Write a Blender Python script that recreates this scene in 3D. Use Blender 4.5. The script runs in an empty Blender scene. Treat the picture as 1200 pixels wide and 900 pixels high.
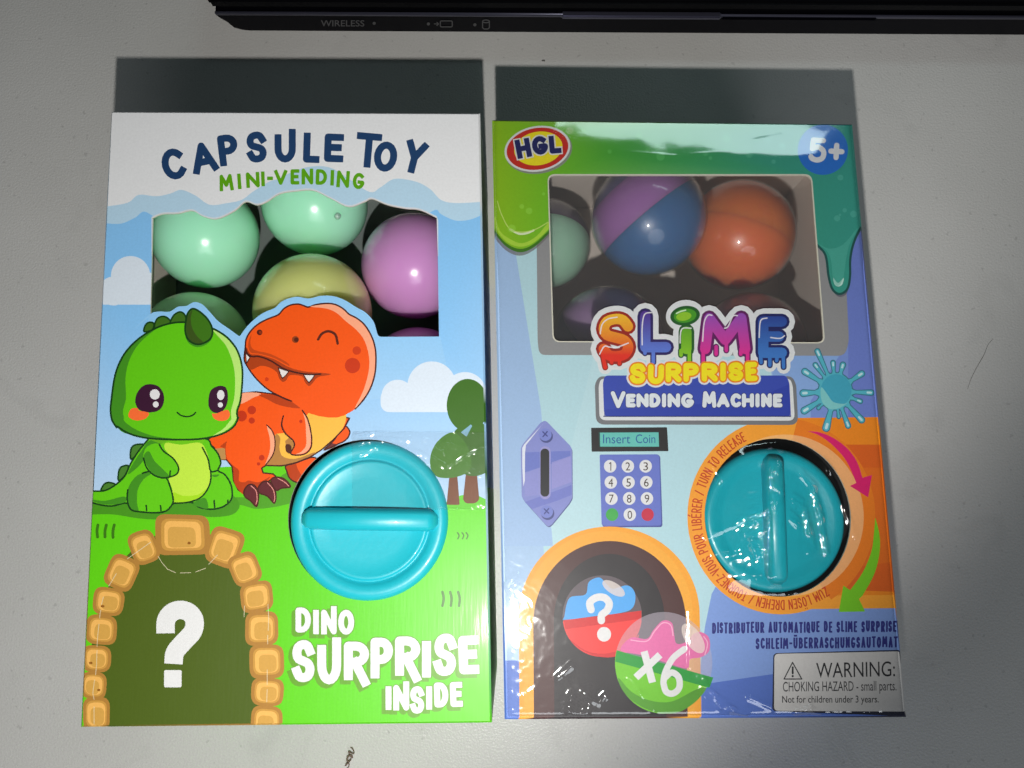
import bpy, bmesh, math, random
import numpy as np
from mathutils import Vector, Matrix
from mathutils.geometry import delaunay_2d_cdt
from mathutils import noise as mnoise

random.seed(7)
sc = bpy.context.scene
COL = sc.collection
PI = math.pi

# ------------------------------------------------------------------ camera
FPX, TILT, ROLL = 900.0, 0.1413, -0.0135
BOX_H = 0.068                      # height of the boxes' fronts above the desk
CAM_Z = BOX_H + 0.2087
CAM_R = Matrix.Rotation(TILT, 3, 'X') @ Matrix.Rotation(ROLL, 3, 'Z')
CAM_P = Vector((0, 0, CAM_Z))
cam_data = bpy.data.cameras.new('camera')
cam = bpy.data.objects.new('camera', cam_data)
COL.objects.link(cam)
cam_data.sensor_width = 36.0
cam_data.lens = 36.0 * FPX / 1200.0
cam_data.clip_start, cam_data.clip_end = 0.01, 50.0
cam.matrix_world = Matrix.Translation(CAM_P) @ CAM_R.to_4x4()
sc.camera = cam

# ------------------------------------------------------------------ world, lamps, exposure
world = bpy.data.worlds.new('World')
sc.world = world
world.use_nodes = True
bg = world.node_tree.nodes['Background']
bg.inputs[0].default_value = (0.80, 0.92, 1.0, 1)
bg.inputs[1].default_value = 0.010

def aim(o, target):
    o.rotation_euler = (Vector(target) - o.location).to_track_quat('-Z', 'Y').to_euler()

# the phone's flash, a little below the lens; its cone leaves the lower right in half shade
fl = bpy.data.lights.new('flash_lamp', 'SPOT')
fl.energy = 2.2
fl.color = (1.0, 0.98, 0.935)
fl.shadow_soft_size = 0.0020
fl.spot_size = math.radians(158)
fl.spot_blend = 0.37
flash = bpy.data.objects.new('flash_lamp', fl)
COL.objects.link(flash)
flash.location = (-0.004, -0.066, 0.272)
aim(flash, flash.location + 0.3 * Vector((-0.512, 0.707, -0.488)))

# soft room light from behind the photographer's right shoulder
ar = bpy.data.lights.new('room_lamp', 'AREA')
ar.shape = 'DISK'; ar.size = 0.45
ar.energy = 1.30
ar.color = (0.90, 0.95, 1.0)
room = bpy.data.objects.new('room_lamp', ar)
COL.objects.link(room)
room.location = (0.14, -0.60, 0.52)
aim(room, (0.12, 0.0, 0.0))

# an unseen area lamp added beyond the laptop: its reflection is the pale patch at the top of the wrapped box
wl = bpy.data.lights.new('reflection_lamp', 'AREA')
wl.shape = 'RECTANGLE'; wl.size, wl.size_y = 0.24, 0.045
wl.energy = 0.14
wl.color = (0.74, 0.98, 1.0)
wlo = bpy.data.objects.new('reflection_lamp', wl)
COL.objects.link(wlo)
wlo.location = (0.172, 0.46, 0.48)
aim(wlo, (0.06, 0.10, 0.06))

sc.view_settings.view_transform = 'Standard'
sc.view_settings.look = 'None'
sc.view_settings.exposure = 0.0
sc.view_settings.gamma = 1.0
sc.cycles.use_denoising = True
sc.cycles.max_bounces = 8
sc.cycles.transparent_max_bounces = 16
sc.cycles.caustics_reflective = False
sc.cycles.caustics_refractive = False

# ------------------------------------------------------------------ helpers
def px(x, y, z=BOX_H):
    """point of the plane at height z seen at photo position (x, y)"""
    d = CAM_R @ Vector(((x - 600.0) / FPX, (450.0 - y) / FPX, -1.0))
    t = (z - CAM_P.z) / d.z
    return CAM_P + d * t

def s2l(c):
    c = c / 255.0
    return c / 12.92 if c <= 0.04045 else ((c + 0.055) / 1.055) ** 2.4

def rgb(r, g, b, k=1.0):
    return (s2l(r) * k, s2l(g) * k, s2l(b) * k)

def link_mesh(name, verts, faces, mat=None, parent=None, smooth=False):
    me = bpy.data.meshes.new(name)
    me.from_pydata([tuple(v) for v in verts], [], faces)
    me.update()
    o = bpy.data.objects.new(name, me)
    COL.objects.link(o)
    if mat: me.materials.append(mat)
    if smooth:
        for p in me.polygons: p.use_smooth = True
    if parent:
        o.parent = parent
        o.matrix_parent_inverse = parent.matrix_world.inverted()
    return o

def link_bm(name, bm, mat=None, parent=None, smooth=False):
    bmesh.ops.recalc_face_normals(bm, faces=bm.faces)
    me = bpy.data.meshes.new(name)
    bm.to_mesh(me); bm.free()
    o = bpy.data.objects.new(name, me)
    COL.objects.link(o)
    if mat: me.materials.append(mat)
    if smooth:
        for p in me.polygons: p.use_smooth = True
    if parent:
        o.parent = parent
        o.matrix_parent_inverse = parent.matrix_world.inverted()
    return o

def thing(name, label, cat, loc, group=None):
    o = bpy.data.objects.new(name, None)
    COL.objects.link(o)
    o.empty_display_size = 0.02
    o.location = loc
    bpy.context.view_layer.update()
    o['label'] = label; o['category'] = cat
    if group: o['group'] = group
    return o

def tag(o, label, cat, group=None):
    o['label'] = label; o['category'] = cat
    if group: o['group'] = group
    return o

def new_mat(name):
    m = bpy.data.materials.new(name)
    m.use_nodes = True
    nt = m.node_tree
    return m, nt, nt.nodes['Principled BSDF']

def bump(nt, p, scale, strength, dist=0.001, stretch=(1, 1, 1), detail=4, sock='Normal'):
    tc = nt.nodes.new('ShaderNodeTexCoord')
    mp = nt.nodes.new('ShaderNodeMapping')
    mp.inputs['Scale'].default_value = stretch
    nz = nt.nodes.new('ShaderNodeTexNoise')
    nz.inputs['Scale'].default_value = scale
    nz.inputs['Detail'].default_value = detail
    b = nt.nodes.new('ShaderNodeBump')
    b.inputs['Strength'].default_value = strength
    b.inputs['Distance'].default_value = dist
    nt.links.new(tc.outputs['Object'], mp.inputs['Vector'])
    nt.links.new(mp.outputs[0], nz.inputs['Vector'])
    nt.links.new(nz.outputs['Fac'], b.inputs['Height'])
    if p is not None: nt.links.new(b.outputs[0], p.inputs[sock])
    return b, nz

def plain(name, col, rough=0.5, coat=0.0, sss=0.0, spec=0.5, noise=0.0, nscale=200):
    m, nt, p = new_mat(name)
    p.inputs['Base Color'].default_value = (*col, 1)
    p.inputs['Roughness'].default_value = rough
    p.inputs['Coat Weight'].default_value = coat
    p.inputs['Coat Roughness'].default_value = 0.06
    p.inputs['Specular IOR Level'].default_value = spec
    if sss:
        p.inputs['Subsurface Weight'].default_value = sss
        p.inputs['Subsurface Radius'].default_value = (0.011, 0.011, 0.011)
        p.inputs['Subsurface Scale'].default_value = 1.0
    if noise: bump(nt, p, nscale, noise, 0.0004)
    return m

def print_mat(name, rough, coat, streak):
    """printed card: the ink is the mesh's colour layer, over it paper grain and a varnish"""
    m, nt, p = new_mat(name)
    at = nt.nodes.new('ShaderNodeAttribute'); at.attribute_name = 'ink'
    tc = nt.nodes.new('ShaderNodeTexCoord')
    nz = nt.nodes.new('ShaderNodeTexNoise'); nz.inputs['Scale'].default_value = 1600; nz.inputs['Detail'].default_value = 2
    rp = nt.nodes.new('ShaderNodeMapRange')
    rp.inputs['From Min'].default_value = 0.3; rp.inputs['From Max'].default_value = 0.7
    rp.inputs['To Min'].default_value = 0.965; rp.inputs['To Max'].default_value = 1.02
    mx = nt.nodes.new('ShaderNodeVectorMath'); mx.operation = 'SCALE'
    nt.links.new(tc.outputs['Object'], nz.inputs['Vector'])
    nt.links.new(nz.outputs['Fac'], rp.inputs['Value'])
    nt.links.new(at.outputs['Color'], mx.inputs[0]); nt.links.new(rp.outputs[0], mx.inputs['Scale'])
    nt.links.new(mx.outputs[0], p.inputs['Base Color'])
    p.inputs['Roughness'].default_value = rough
    p.inputs['Coat Weight'].default_value = coat
    p.inputs['Coat Roughness'].default_value = 0.16
    b1, _ = bump(nt, p, 60, 0.25, 0.0006, (1, 1, 1), 2)
    b2, _ = bump(nt, None, 900, streak, 0.0002, (1.6, 0.12, 1), 2)
    nt.links.new(b1.outputs[0], b2.inputs['Normal'])
    nt.links.new(b2.outputs[0], p.inputs['Normal'])
    nt.links.new(b2.outputs[0], p.inputs['Coat Normal'])
    return m

def film_mat(name, gain, rough, bump_scale, bump_str, haze=0.0, stretch=(1, 1, 1)):
    m, nt, p = new_mat(name)
    nt.nodes.remove(p)
    out = nt.nodes['Material Output']
    tr = nt.nodes.new('ShaderNodeBsdfTransparent')
    gl = nt.nodes.new('ShaderNodeBsdfGlossy'); gl.inputs['Roughness'].default_value = rough
    fr = nt.nodes.new('ShaderNodeFresnel'); fr.inputs['IOR'].default_value = 1.45
    mu = nt.nodes.new('ShaderNodeMath'); mu.operation = 'MULTIPLY'; mu.inputs[1].default_value = gain; mu.use_clamp = True
    mix = nt.nodes.new('ShaderNodeMixShader')
    b, _ = bump(nt, gl, bump_scale, bump_str, 0.0008, stretch, 3)
    nt.links.new(b.outputs[0], fr.inputs['Normal'])
    ge = nt.nodes.new('ShaderNodeNewGeometry')           # a thin sheet mirrors the same from both sides
    io = nt.nodes.new('ShaderNodeMapRange'); io.inputs['To Min'].default_value = 1.45; io.inputs['To Max'].default_value = 1 / 1.45
    nt.links.new(ge.outputs['Backfacing'], io.inputs['Value']); nt.links.new(io.outputs[0], fr.inputs['IOR'])
    mi = nt.nodes.new('ShaderNodeMath'); mi.operation = 'MINIMUM'; mi.inputs[1].default_value = 0.34
    nt.links.new(fr.outputs[0], mu.inputs[0]); nt.links.new(mu.outputs[0], mi.inputs[0]); nt.links.new(mi.outputs[0], mix.inputs[0])
    last = tr
    if haze:
        df = nt.nodes.new('ShaderNodeBsdfDiffuse'); df.inputs['Color'].default_value = (0.9, 0.92, 0.95, 1)
        m2 = nt.nodes.new('ShaderNodeMixShader'); m2.inputs[0].default_value = haze
        nt.links.new(tr.outputs[0], m2.inputs[1]); nt.links.new(df.outputs[0], m2.inputs[2])
        last = m2
    nt.links.new(last.outputs[0], mix.inputs[1]); nt.links.new(gl.outputs[0], mix.inputs[2])
    nt.links.new(mix.outputs[0], out.inputs['Surface'])
    return m

def Z(ox, oy, s):
    return lambda *pts: [(ox + x / s, oy + y / s) for x, y in pts]

def catmull(pts, closed=True, n=6):
    out = []
    N = len(pts)
    rng = range(N if closed else N - 1)
    for i in rng:
        if closed:
            p0, p1, p2, p3 = pts[(i - 1) % N], pts[i], pts[(i + 1) % N], pts[(i + 2) % N]
        else:
            p0, p1, p2, p3 = pts[max(i - 1, 0)], pts[i], pts[i + 1], pts[min(i + 2, N - 1)]
        for k in range(n):
            t = k / n
            out.append(tuple(0.5 * (2 * p1[d] + (p2[d] - p0[d]) * t + (2 * p0[d] - 5 * p1[d] + 4 * p2[d] - p3[d]) * t * t
                       + (3 * p1[d] - p0[d] - 3 * p2[d] + p3[d]) * t ** 3) for d in (0, 1)))
    if not closed: out.append(tuple(pts[-1]))
    return out

def ellipse(cx, cy, rx, ry=None, rot=0, n=40, a0=0, a1=360):
    ry = rx if ry is None else ry
    c, s = math.cos(math.radians(rot)), math.sin(math.radians(rot))
    full = abs(a1 - a0) >= 360
    out = []
    for k in range(n if full else n + 1):
        a = math.radians(a0 + (a1 - a0) * k / n)
        x, y = rx * math.cos(a), ry * math.sin(a)
        out.append((cx + x * c - y * s, cy + x * s + y * c))
    return out

def rrect(x0, y0, x1, y1, r, n=5):
    out = []
    for cx, cy, a in ((x1 - r, y1 - r, 0), (x0 + r, y1 - r, 90), (x0 + r, y0 + r, 180), (x1 - r, y0 + r, 270)):
        for k in range(n + 1):
            t = math.radians(a + 90 * k / n)
            out.append((cx + r * math.cos(t), cy + r * math.sin(t)))
    return out

def rquad(cx, cy, w, h, rot, r):
    c, s = math.cos(math.radians(rot)), math.sin(math.radians(rot))
    return [(cx + x * c - y * s, cy + x * s + y * c) for x, y in rrect(-w / 2, -h / 2, w / 2, h / 2, r)]

def rpoly(pts, r, n=5):
    """polygon with its corners rounded"""
    out = []
    N = len(pts)
    for i in range(N):
        p, a, b = Vector(pts[i]), Vector(pts[i - 1]), Vector(pts[(i + 1) % N])
        da, db = (a - p), (b - p)
        rr = min(r, da.length * 0.45, db.length * 0.45)
        s, e = p + da.normalized() * rr, p + db.normalized() * rr
        for k in range(n + 1):
            t = k / n
            q = s * (1 - t) ** 2 + p * 2 * t * (1 - t) + e * t * t
            out.append((q.x, q.y))
    return out

# ------------------------------------------------------------------ printed artwork
class Art:
    """flat inks laid over one another; build() works out the visible mosaic as ONE plane sheet"""
    def __init__(self):
        self.V, self.F, self.L = [], [], []     # points, faces, layer of each face
        self.layers = []                        # (colour, alpha); colour None = cut out
    def layer(self, col, alpha=1.0):
        self.layers.append((col, alpha)); return len(self.layers) - 1
    def face(self, pts, L):
        a = sum(pts[i - 1][0] * pts[i][1] - pts[i][0] * pts[i - 1][1] for i in range(len(pts)))
        if abs(a) < 1e-4: return
        if a < 0: pts = pts[::-1]
        b = len(self.V)
        self.V += [Vector((round(p[0], 3), round(p[1], 3))) for p in pts]
        self.F.append(list(range(b, b + len(pts)))); self.L.append(L)
    def poly(self, pts, col, alpha=1.0):
        self.face(list(pts), self.layer(col, alpha))
    def polys(self, many, col, alpha=1.0):
        L = self.layer(col, alpha)
        for p in many: self.face(list(p), L)
    def stroke(self, paths, w, col, alpha=1.0, cap='round', L=None):
        L = self.layer(col, alpha) if L is None else L
        for path in paths:
            self._stroke(path, w, L, cap)
        return L
    def _stroke(self, P, w, L, cap):
        pts = [P[0]]
        for p in P[1:]:
            if math.hypot(p[0] - pts[-1][0], p[1] - pts[-1][1]) > 0.05: pts.append(p)
        nd = 12 if w > 3 else 8
        if len(pts) < 2:
            self.face(ellipse(pts[0][0], pts[0][1], w / 2, n=nd), L); return
        closed = math.hypot(pts[0][0] - pts[-1][0], pts[0][1] - pts[-1][1]) < 0.1 and len(pts) > 3
        if closed: pts = pts[:-1]
        N = len(pts)
        dirs = []
        for i in range(N if closed else N - 1):
            a, b = pts[i], pts[(i + 1) % N]
            d = math.hypot(b[0] - a[0], b[1] - a[1]); dirs.append(((b[0] - a[0]) / d, (b[1] - a[1]) / d))
        def off(i, seg):
            # offset vector at point i for segment seg (mitred when the turn is gentle)
            d = dirs[seg]
            j = seg - 1 if seg == i else seg
            if closed: pr, nx = dirs[(i - 1) % N], dirs[i % N]
            elif i == 0 or i == N - 1: return (-d[1], d[0])
            else: pr, nx = dirs[i - 1], dirs[i]
            dot = pr[0] * nx[0] + pr[1] * nx[1]
            if dot < 0.75: return (-d[1], d[0])
            mx, my = -(pr[1] + nx[1]), pr[0] + nx[0]
            l = math.hypot(mx, my); mx, my = mx / l, my / l
            k = 1.0 / max(0.6, mx * -d[1] + my * d[0])
            return (mx * k, my * k)
        for s in range(len(dirs)):
            i, j = s, (s + 1) % N
            o1, o2 = off(i, s), off(j, s)
            a, b, h = pts[i], pts[j], w / 2
            q = [(a[0] + o1[0] * h, a[1] + o1[1] * h), (b[0] + o2[0] * h, b[1] + o2[1] * h),
                 (b[0] - o2[0] * h, b[1] - o2[1] * h), (a[0] - o1[0] * h, a[1] - o1[1] * h)]
            self.face(q, L)
        if cap == 'square' and not closed:
            for i, d, sg in ((0, dirs[0], -1), (N - 1, dirs[-1], 1)):
                (x, y), h = pts[i], w / 2
                ex, ey = x + sg * d[0] * h * .96, y + sg * d[1] * h * .96
                self.face([(x - d[1] * h, y + d[0] * h), (ex - d[1] * h * .97, ey + d[0] * h * .97), (ex + d[1] * h * .97, ey - d[0] * h * .97), (x + d[1] * h, y - d[0] * h)], L)
        for i in range(N):
            end = not closed and (i == 0 or i == N - 1)
            if end:
                if cap == 'round': self.face(ellipse(*pts[i], w / 2, n=nd), L)
                continue
            pr, nx = dirs[(i - 1) % len(dirs)], dirs[i % len(dirs)]
            if pr[0] * nx[0] + pr[1] * nx[1] < 0.75: self.face(ellipse(*pts[i], w / 2, n=nd), L)
    def tris(self, tris, col, alpha=1.0):
        L = self.layer(col, alpha)
        for t in tris: self.face(list(t), L)
    def mosaic(self):
        """triangles of the arrangement of all outlines, and for each the set of layers that cover it"""
        E = []
        for f in self.F: E += [(f[k - 1], f[k]) for k in range(len(f))]
        vs, es, fs, *_ = delaunay_2d_cdt(self.V, E, [], 0, 1e-3, False)
        P = np.array([(v.x, v.y) for v in vs])
        T = np.array([f[:3] for f in fs])
        cen = P[T].mean(axis=1)
        order = np.argsort(cen[:, 0]); cx, cy = cen[order, 0], cen[order, 1]
        inside = [set() for _ in fs]
        for f, L in zip(self.F, self.L):
            q = np.array([(self.V[i].x, self.V[i].y) for i in f])
            a, b = np.searchsorted(cx, (q[:, 0].min(), q[:, 0].max()))
            if a == b: continue
            idx = np.arange(a, b)
            idx = idx[(cy[a:b] > q[:, 1].min()) & (cy[a:b] < q[:, 1].max())]
            if not len(idx): continue
            X, Y = cx[idx], cy[idx]
            w = np.zeros(len(idx), int)
            for k in range(len(q)):
                (x0, y0), (x1, y1) = q[k - 1], q[k]
                if y0 == y1: continue
                side = (x1 - x0) * (Y - y0) - (X - x0) * (y1 - y0)
                w += ((y0 <= Y) & (y1 > Y) & (side > 0)).astype(int) - ((y1 <= Y) & (y0 > Y) & (side < 0)).astype(int)
            for t in order[idx[w != 0]]: inside[t].add(L)
        return vs, [list(f) for f in T.tolist()], inside
    def build(self, name, base, mat, parent, z=BOX_H, edge=0.0006, edge_col=(0.7, 0.66, 0.55), rim=0.0005, rim_col=None):
        """base: the sheet's outline (photo px).  Cut-outs get a visible card edge, the outline a rounded rim"""
        base_L = self.layer(None, -1)
        self.face(list(base), base_L)
        vs, fs, inside = self.mosaic()
        keep, cols = [], []
        for f, ls in zip(fs, inside):
            if base_L not in ls: continue
            stack = []
            for l in sorted(ls):
                if l == base_L: continue
                c, a = self.layers[l]
                if c is None: stack = ['cut']
                elif a >= 1: stack = [(c, 1)]
                else: stack.append((c, a))
            if not stack or stack[0] == 'cut': continue
            keep.append(list(f))
            for vi in f:
                x, y = vs[vi]
                r = (0.5, 0.5, 0.5)
                for c, a in stack:
                    k = c(x, y) if callable(c) else c
                    r = k if a >= 1 else tuple(p + (q - p) * a for p, q in zip(r, k))
                cols.append(r)
        used = sorted({i for f in keep for i in f})
        idx = {v: n for n, v in enumerate(used)}
        W = [px(vs[i][0], vs[i][1], z) for i in used]
        P2 = [(vs[i][0], vs[i][1]) for i in used]
        F = []
        C = []
        ci = 0
        for f in keep:
            g = [idx[i] for i in f]; n = len(g)
            a = sum(P2[g[k - 1]][0] * P2[g[k]][1] - P2[g[k]][0] * P2[g[k - 1]][1] for k in range(n))
            cc = cols[ci:ci + n]; ci += n
            if a > 0: g, cc = g[::-1], cc[::-1]        # photo y runs down
            F.append(g); C += cc
        ed = {}
        for f in F:
            for k in range(len(f)):
                ed.setdefault((min(f[k - 1], f[k]), max(f[k - 1], f[k])), []).append((f[k - 1], f[k]))
        bd = [e[0] for e in ed.values() if len(e) == 1]
        BW = [px(p[0], p[1], z) for p in base]
        bc = sum(BW, Vector()) / len(BW)
        def rim_dir(p):
            """sum of the outward normals of the outline edges this point lies on"""
            d = Vector(); hit = False
            for k in range(len(base)):
                ax, ay = base[k - 1]; qx, qy = base[k]
                L2 = math.hypot(qx - ax, qy - ay)
                if L2 < 1e-6: continue
                if abs((qx - ax) * (p[1] - ay) - (qy - ay) * (p[0] - ax)) / L2 < 0.02:
                    e = BW[k] - BW[k - 1]
                    n = Vector((e.y, -e.x, 0)).normalized()
                    if n.dot((BW[k] + BW[k - 1]) / 2 - bc) < 0: n = -n
                    d += n; hit = True
            return d if hit else None
        low = {}
        corner_col = {}
        k = 0
        for f in F:
            for vi in f: corner_col.setdefault(vi, C[k]); k += 1
        for a, b in bd:
            da, db = rim_dir(P2[a]), rim_dir(P2[b])
            outer = da is not None and db is not None
            for v, d in ((a, da), (b, db)):
                key = (v, outer)
                if key not in low:
                    q = W[v].copy()
                    if outer: q += d * rim; q.z -= rim
                    else: q.z -= edge
                    low[key] = len(W); W.append(q)
            F.append([b, a, low[(a, outer)], low[(b, outer)]])
            if outer:
                ca, cb = corner_col[a], corner_col[b]
                if rim_col: ca = cb = rim_col
                C += [cb, ca, ca, cb]
            else: C += [edge_col] * 4
        o = link_mesh(name, W, F, mat, parent)
        at = o.data.color_attributes.new('ink', 'FLOAT_COLOR', 'CORNER')
        buf = []
        for c in C: buf += [c[0], c[1], c[2], 1.0]
        at.data.foreach_set('color', buf)
        return o

# ------------------------------------------------------------------ lettering
def _arc(cx, cy, rx, ry, a0, a1, n=10):
    return [(cx + rx * math.cos(math.radians(a0 + (a1 - a0) * k / n)), cy + ry * math.sin(math.radians(a0 + (a1 - a0) * k / n))) for k in range(n + 1)]
_S = catmull([(.97, .80), (.78, .96), (.5, 1), (.16, .93), (.03, .74), (.16, .57), (.5, .5), (.84, .42), (.98, .25), (.84, .06), (.5, 0), (.2, .04), (.02, .2)], False, 3)
_P = [(0, 1), (.45, 1)] + _arc(.45, .73, .53, .27, 90, -90) + [(0, .46)]
GL = {
 'A': [[(0, 0), (.5, 1), (1, 0)], [(.2, .32), (.8, .32)]],
 'B': [[(0, 0), (0, 1), (.45, 1)] + _arc(.45, .76, .45, .24, 90, -90) + [(0, .52)], [(.4, .52)] + _arc(.5, .26, .5, .26, 90, -90) + [(0, 0)]],
 'C': [_arc(.58, .5, .58, .5, 42, 318, 14)],
 'D': [[(0, 0), (0, 1), (.35, 1)] + _arc(.35, .5, .65, .5, 90, -90, 12) + [(0, 0)]],
 'E': [[(1, 1), (0, 1), (0, 0), (1, 0)], [(0, .52), (.85, .52)]],
 'F': [[(1, 1), (0, 1), (0, 0)], [(0, .52), (.85, .52)]],
 'G': [_arc(.55, .5, .55, .5, 48, 345, 15) + [(1.02, .42), (.62, .42)]],
 'H': [[(0, 0), (0, 1)], [(1, 0), (1, 1)], [(0, .5), (1, .5)]],
 'I': [[(.5, 0), (.5, 1)]],
 'J': [[(1, 1), (1, .3)] + _arc(.5, .3, .5, .3, 0, -180)],
 'K': [[(0, 0), (0, 1)], [(1, 1), (0, .42)], [(.3, .6), (1, 0)]],
 'L': [[(0, 1), (0, 0), (1, 0)]],
 'M': [[(0, 0), (.1, 1), (.5, .3), (.9, 1), (1, 0)]],
 'N': [[(0, 0), (0, 1), (1, 0), (1, 1)]],
 'O': [_arc(.5, .5, .5, .5, 90, 450, 22)],
 'P': [[(0, 0)] + _P],
 'Q': [_arc(.5, .5, .5, .5, 90, 450, 20), [(.6, .3), (1, -.05)]],
 'R': [[(0, 0)] + _P, [(.4, .46), (1, 0)]],
 'S': [_S],
 'T': [[(0, 1), (1, 1)], [(.5, 1), (.5, 0)]],
 'U': [[(0, 1), (0, .38)] + _arc(.5, .38, .5, .38, 180, 360) + [(1, 1)]],
 'V': [[(0, 1), (.5, 0), (1, 1)]],
 'W': [[(0, 1), (.25, 0), (.5, .7), (.75, 0), (1, 1)]],
 'X': [[(0, 0), (1, 1)], [(0, 1), (1, 0)]],
 'Y': [[(0, 1), (.5, .48), (1, 1)], [(.5, .48), (.5, 0)]],
 'Z': [[(0, 1), (1, 1), (0, 0), (1, 0)]],
 '-': [[(0, .5), (1, .5)]],
 '/': [[(0, 0), (1, 1)]],
 '5': [[(.92, 1), (.12, 1), (.08, .56)] + catmull([(.08, .56), (.5, .66), (.9, .52), (1, .32), (.88, .1), (.5, 0), (.12, .06), (0, .16)], False, 3)],
 '6': [catmull([(1.05, 1.1), (.6, .85), (.2, .55), (0, .28)], False, 4) + _arc(.5, .28, .5, .28, 180, -180, 18)],
 '+': [[(0, .5), (1, .5)], [(.5, 0), (.5, 1)]],
 '\u00d6': [_arc(.5, .5, .5, .5, 90, 450, 18), [(.2, 1.28), (.22, 1.28)], [(.8, 1.28), (.82, 1.28)]],
 '\u00dc': [[(0, 1), (0, .38)] + _arc(.5, .38, .5, .38, 180, 360) + [(1, 1)], [(.2, 1.3), (.22, 1.3)], [(.78, 1.3), (.8, 1.3)]],
 '\u00c9': [[(1, 1), (0, 1), (0, 0), (1, 0)], [(0, .52), (.85, .52)], [(.4, 1.2), (.75, 1.4)]],
}
def glyph(ch, x0, x1, yt, yb, w, rot=0.0, tweak=None):
    """centre lines of a letter whose outside fills the box (photo px, y down)"""
    ins = w / 2
    ax, bx, ay, by = x0 + ins, x1 - ins, yt + ins, yb - ins
    if ch == 'I' or bx < ax: ax = bx = (x0 + x1) / 2
    if ch == 'I' : ax, bx = (x0 + x1) / 2 - .5, (x0 + x1) / 2 + .5
    cx, cy = (x0 + x1) / 2, (yt + yb) / 2
    c, s = math.cos(math.radians(rot)), math.sin(math.radians(rot))
    out = []
    for st in GL[ch]:
        q = []
        for u, v in st:
            if tweak: u, v = tweak(u, v)
            X, Y = ax + u * (bx - ax) - cx, by - v * (by - ay) - cy
            q.append((cx + X * c - Y * s, cy + X * s + Y * c))
        out.append(q)
    return out

_font_cache = {}
def font_tris(text, x0, x1, yt, yb, rot=0.0, bold=0.0):
    """the built-in sans letters as triangles that fill the box"""
    key = (text, bold)
    if key not in _font_cache:
        cu = bpy.data.curves.new('lettering', 'FONT'); cu.body = text; cu.size = 1.0; cu.offset = bold; cu.resolution_u = 4
        o = bpy.data.objects.new('lettering', cu); COL.objects.link(o)
        bpy.context.view_layer.update()
        dg = bpy.context.evaluated_depsgraph_get()
        me = o.evaluated_get(dg).to_mesh()
        me.calc_loop_triangles()
        V = [(v.co.x, v.co.y) for v in me.vertices]
        T = [[V[i] for i in t.vertices] for t in me.loop_triangles]
        bpy.data.objects.remove(o); bpy.data.curves.remove(cu)
        _font_cache[key] = T
    T = _font_cache[key]
    xs = [p[0] for t in T for p in t]; ys = [p[1] for t in T for p in t]
    a, b, c, d = min(xs), max(xs), min(ys), max(ys)
    cx, cy = (x0 + x1) / 2, (yt + yb) / 2
    co, si = math.cos(math.radians(rot)), math.sin(math.radians(rot))
    def tf(p):
        X, Y = x0 + (p[0] - a) / (b - a) * (x1 - x0) - cx, yb - (p[1] - c) / (d - c) * (yb - yt) - cy
        return (cx + X * co - Y * si, cy + X * si + Y * co)
    return [[tf(p) for p in t] for t in T]

def word(spec, z, w, extra=()):
    """spec: (letter, x0, x1, ytop, ybottom[, rot[, tweak]]) in zoom coordinates -> centre lines in photo px"""
    out = []
    for s in spec:
        (a, b), (c, d) = z((s[1], s[3]), (s[2], s[4]))
        out += glyph(s[0], a, c, b, d, w, s[5] if len(s) > 5 else 0, s[6] if len(s) > 6 else None)
    return out

def lerp_y(y0, c0, y1, c1):
    def f(x, y):
        t = min(1, max(0, (y - y0) / (y1 - y0)))
        return tuple(a + (b - a) * t for a, b in zip(c0, c1))
    return f
def lerp_x(stops):
    def f(x, y):
        for (xa, ca), (xb, cb) in zip(stops, stops[1:]):
            if x <= xb:
                t = min(1, max(0, (x - xa) / (xb - xa)))
                return tuple(a + (b - a) * t for a, b in zip(ca, cb))
        return stops[-1][1]
    return f

# ------------------------------------------------------------------ desk
m_desk, nt, p = new_mat('desk_laminate')
tc = nt.nodes.new('ShaderNodeTexCoord')
n1 = nt.nodes.new('ShaderNodeTexNoise'); n1.inputs['Scale'].default_value = 1500; n1.inputs['Detail'].default_value = 3
n2 = nt.nodes.new('ShaderNodeTexNoise'); n2.inputs['Scale'].default_value = 22; n2.inputs['Detail'].default_value = 5
cr = nt.nodes.new('ShaderNodeMapRange')
cr.inputs['From Min'].default_value = 0.3; cr.inputs['From Max'].default_value = 0.7
cr.inputs['To Min'].default_value = 0.0; cr.inputs['To Max'].default_value = 1.0
mixc = nt.nodes.new('ShaderNodeMix'); mixc.data_type = 'RGBA'
mixc.inputs['A'].default_value = (0.64, 0.63, 0.61, 1); mixc.inputs['B'].default_value = (0.73, 0.72, 0.70, 1)
ad = nt.nodes.new('ShaderNodeMath'); ad.operation = 'MULTIPLY_ADD'; ad.inputs[1].default_value = 0.6; ad.inputs[2].default_value = 0.0
ad2 = nt.nodes.new('ShaderNodeMath'); ad2.operation = 'MULTIPLY_ADD'; ad2.inputs[1].default_value = 0.5
nt.links.new(tc.outputs['Object'], n1.inputs['Vector']); nt.links.new(tc.outputs['Object'], n2.inputs['Vector'])
nt.links.new(n1.outputs['Fac'], ad.inputs[0]); nt.links.new(n2.outputs['Fac'], ad2.inputs[0]); nt.links.new(ad.outputs[0], ad2.inputs[2])
nt.links.new(ad2.outputs[0], cr.inputs['Value']); nt.links.new(cr.outputs[0], mixc.inputs['Factor'])
n3 = nt.nodes.new('ShaderNodeTexNoise'); n3.inputs['Scale'].default_value = 420; n3.inputs['Detail'].default_value = 1
n4 = nt.nodes.new('ShaderNodeTexNoise'); n4.inputs['Scale'].default_value = 38; n4.inputs['Detail'].default_value = 6; n4.inputs['Distortion'].default_value = 1.2
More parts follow.
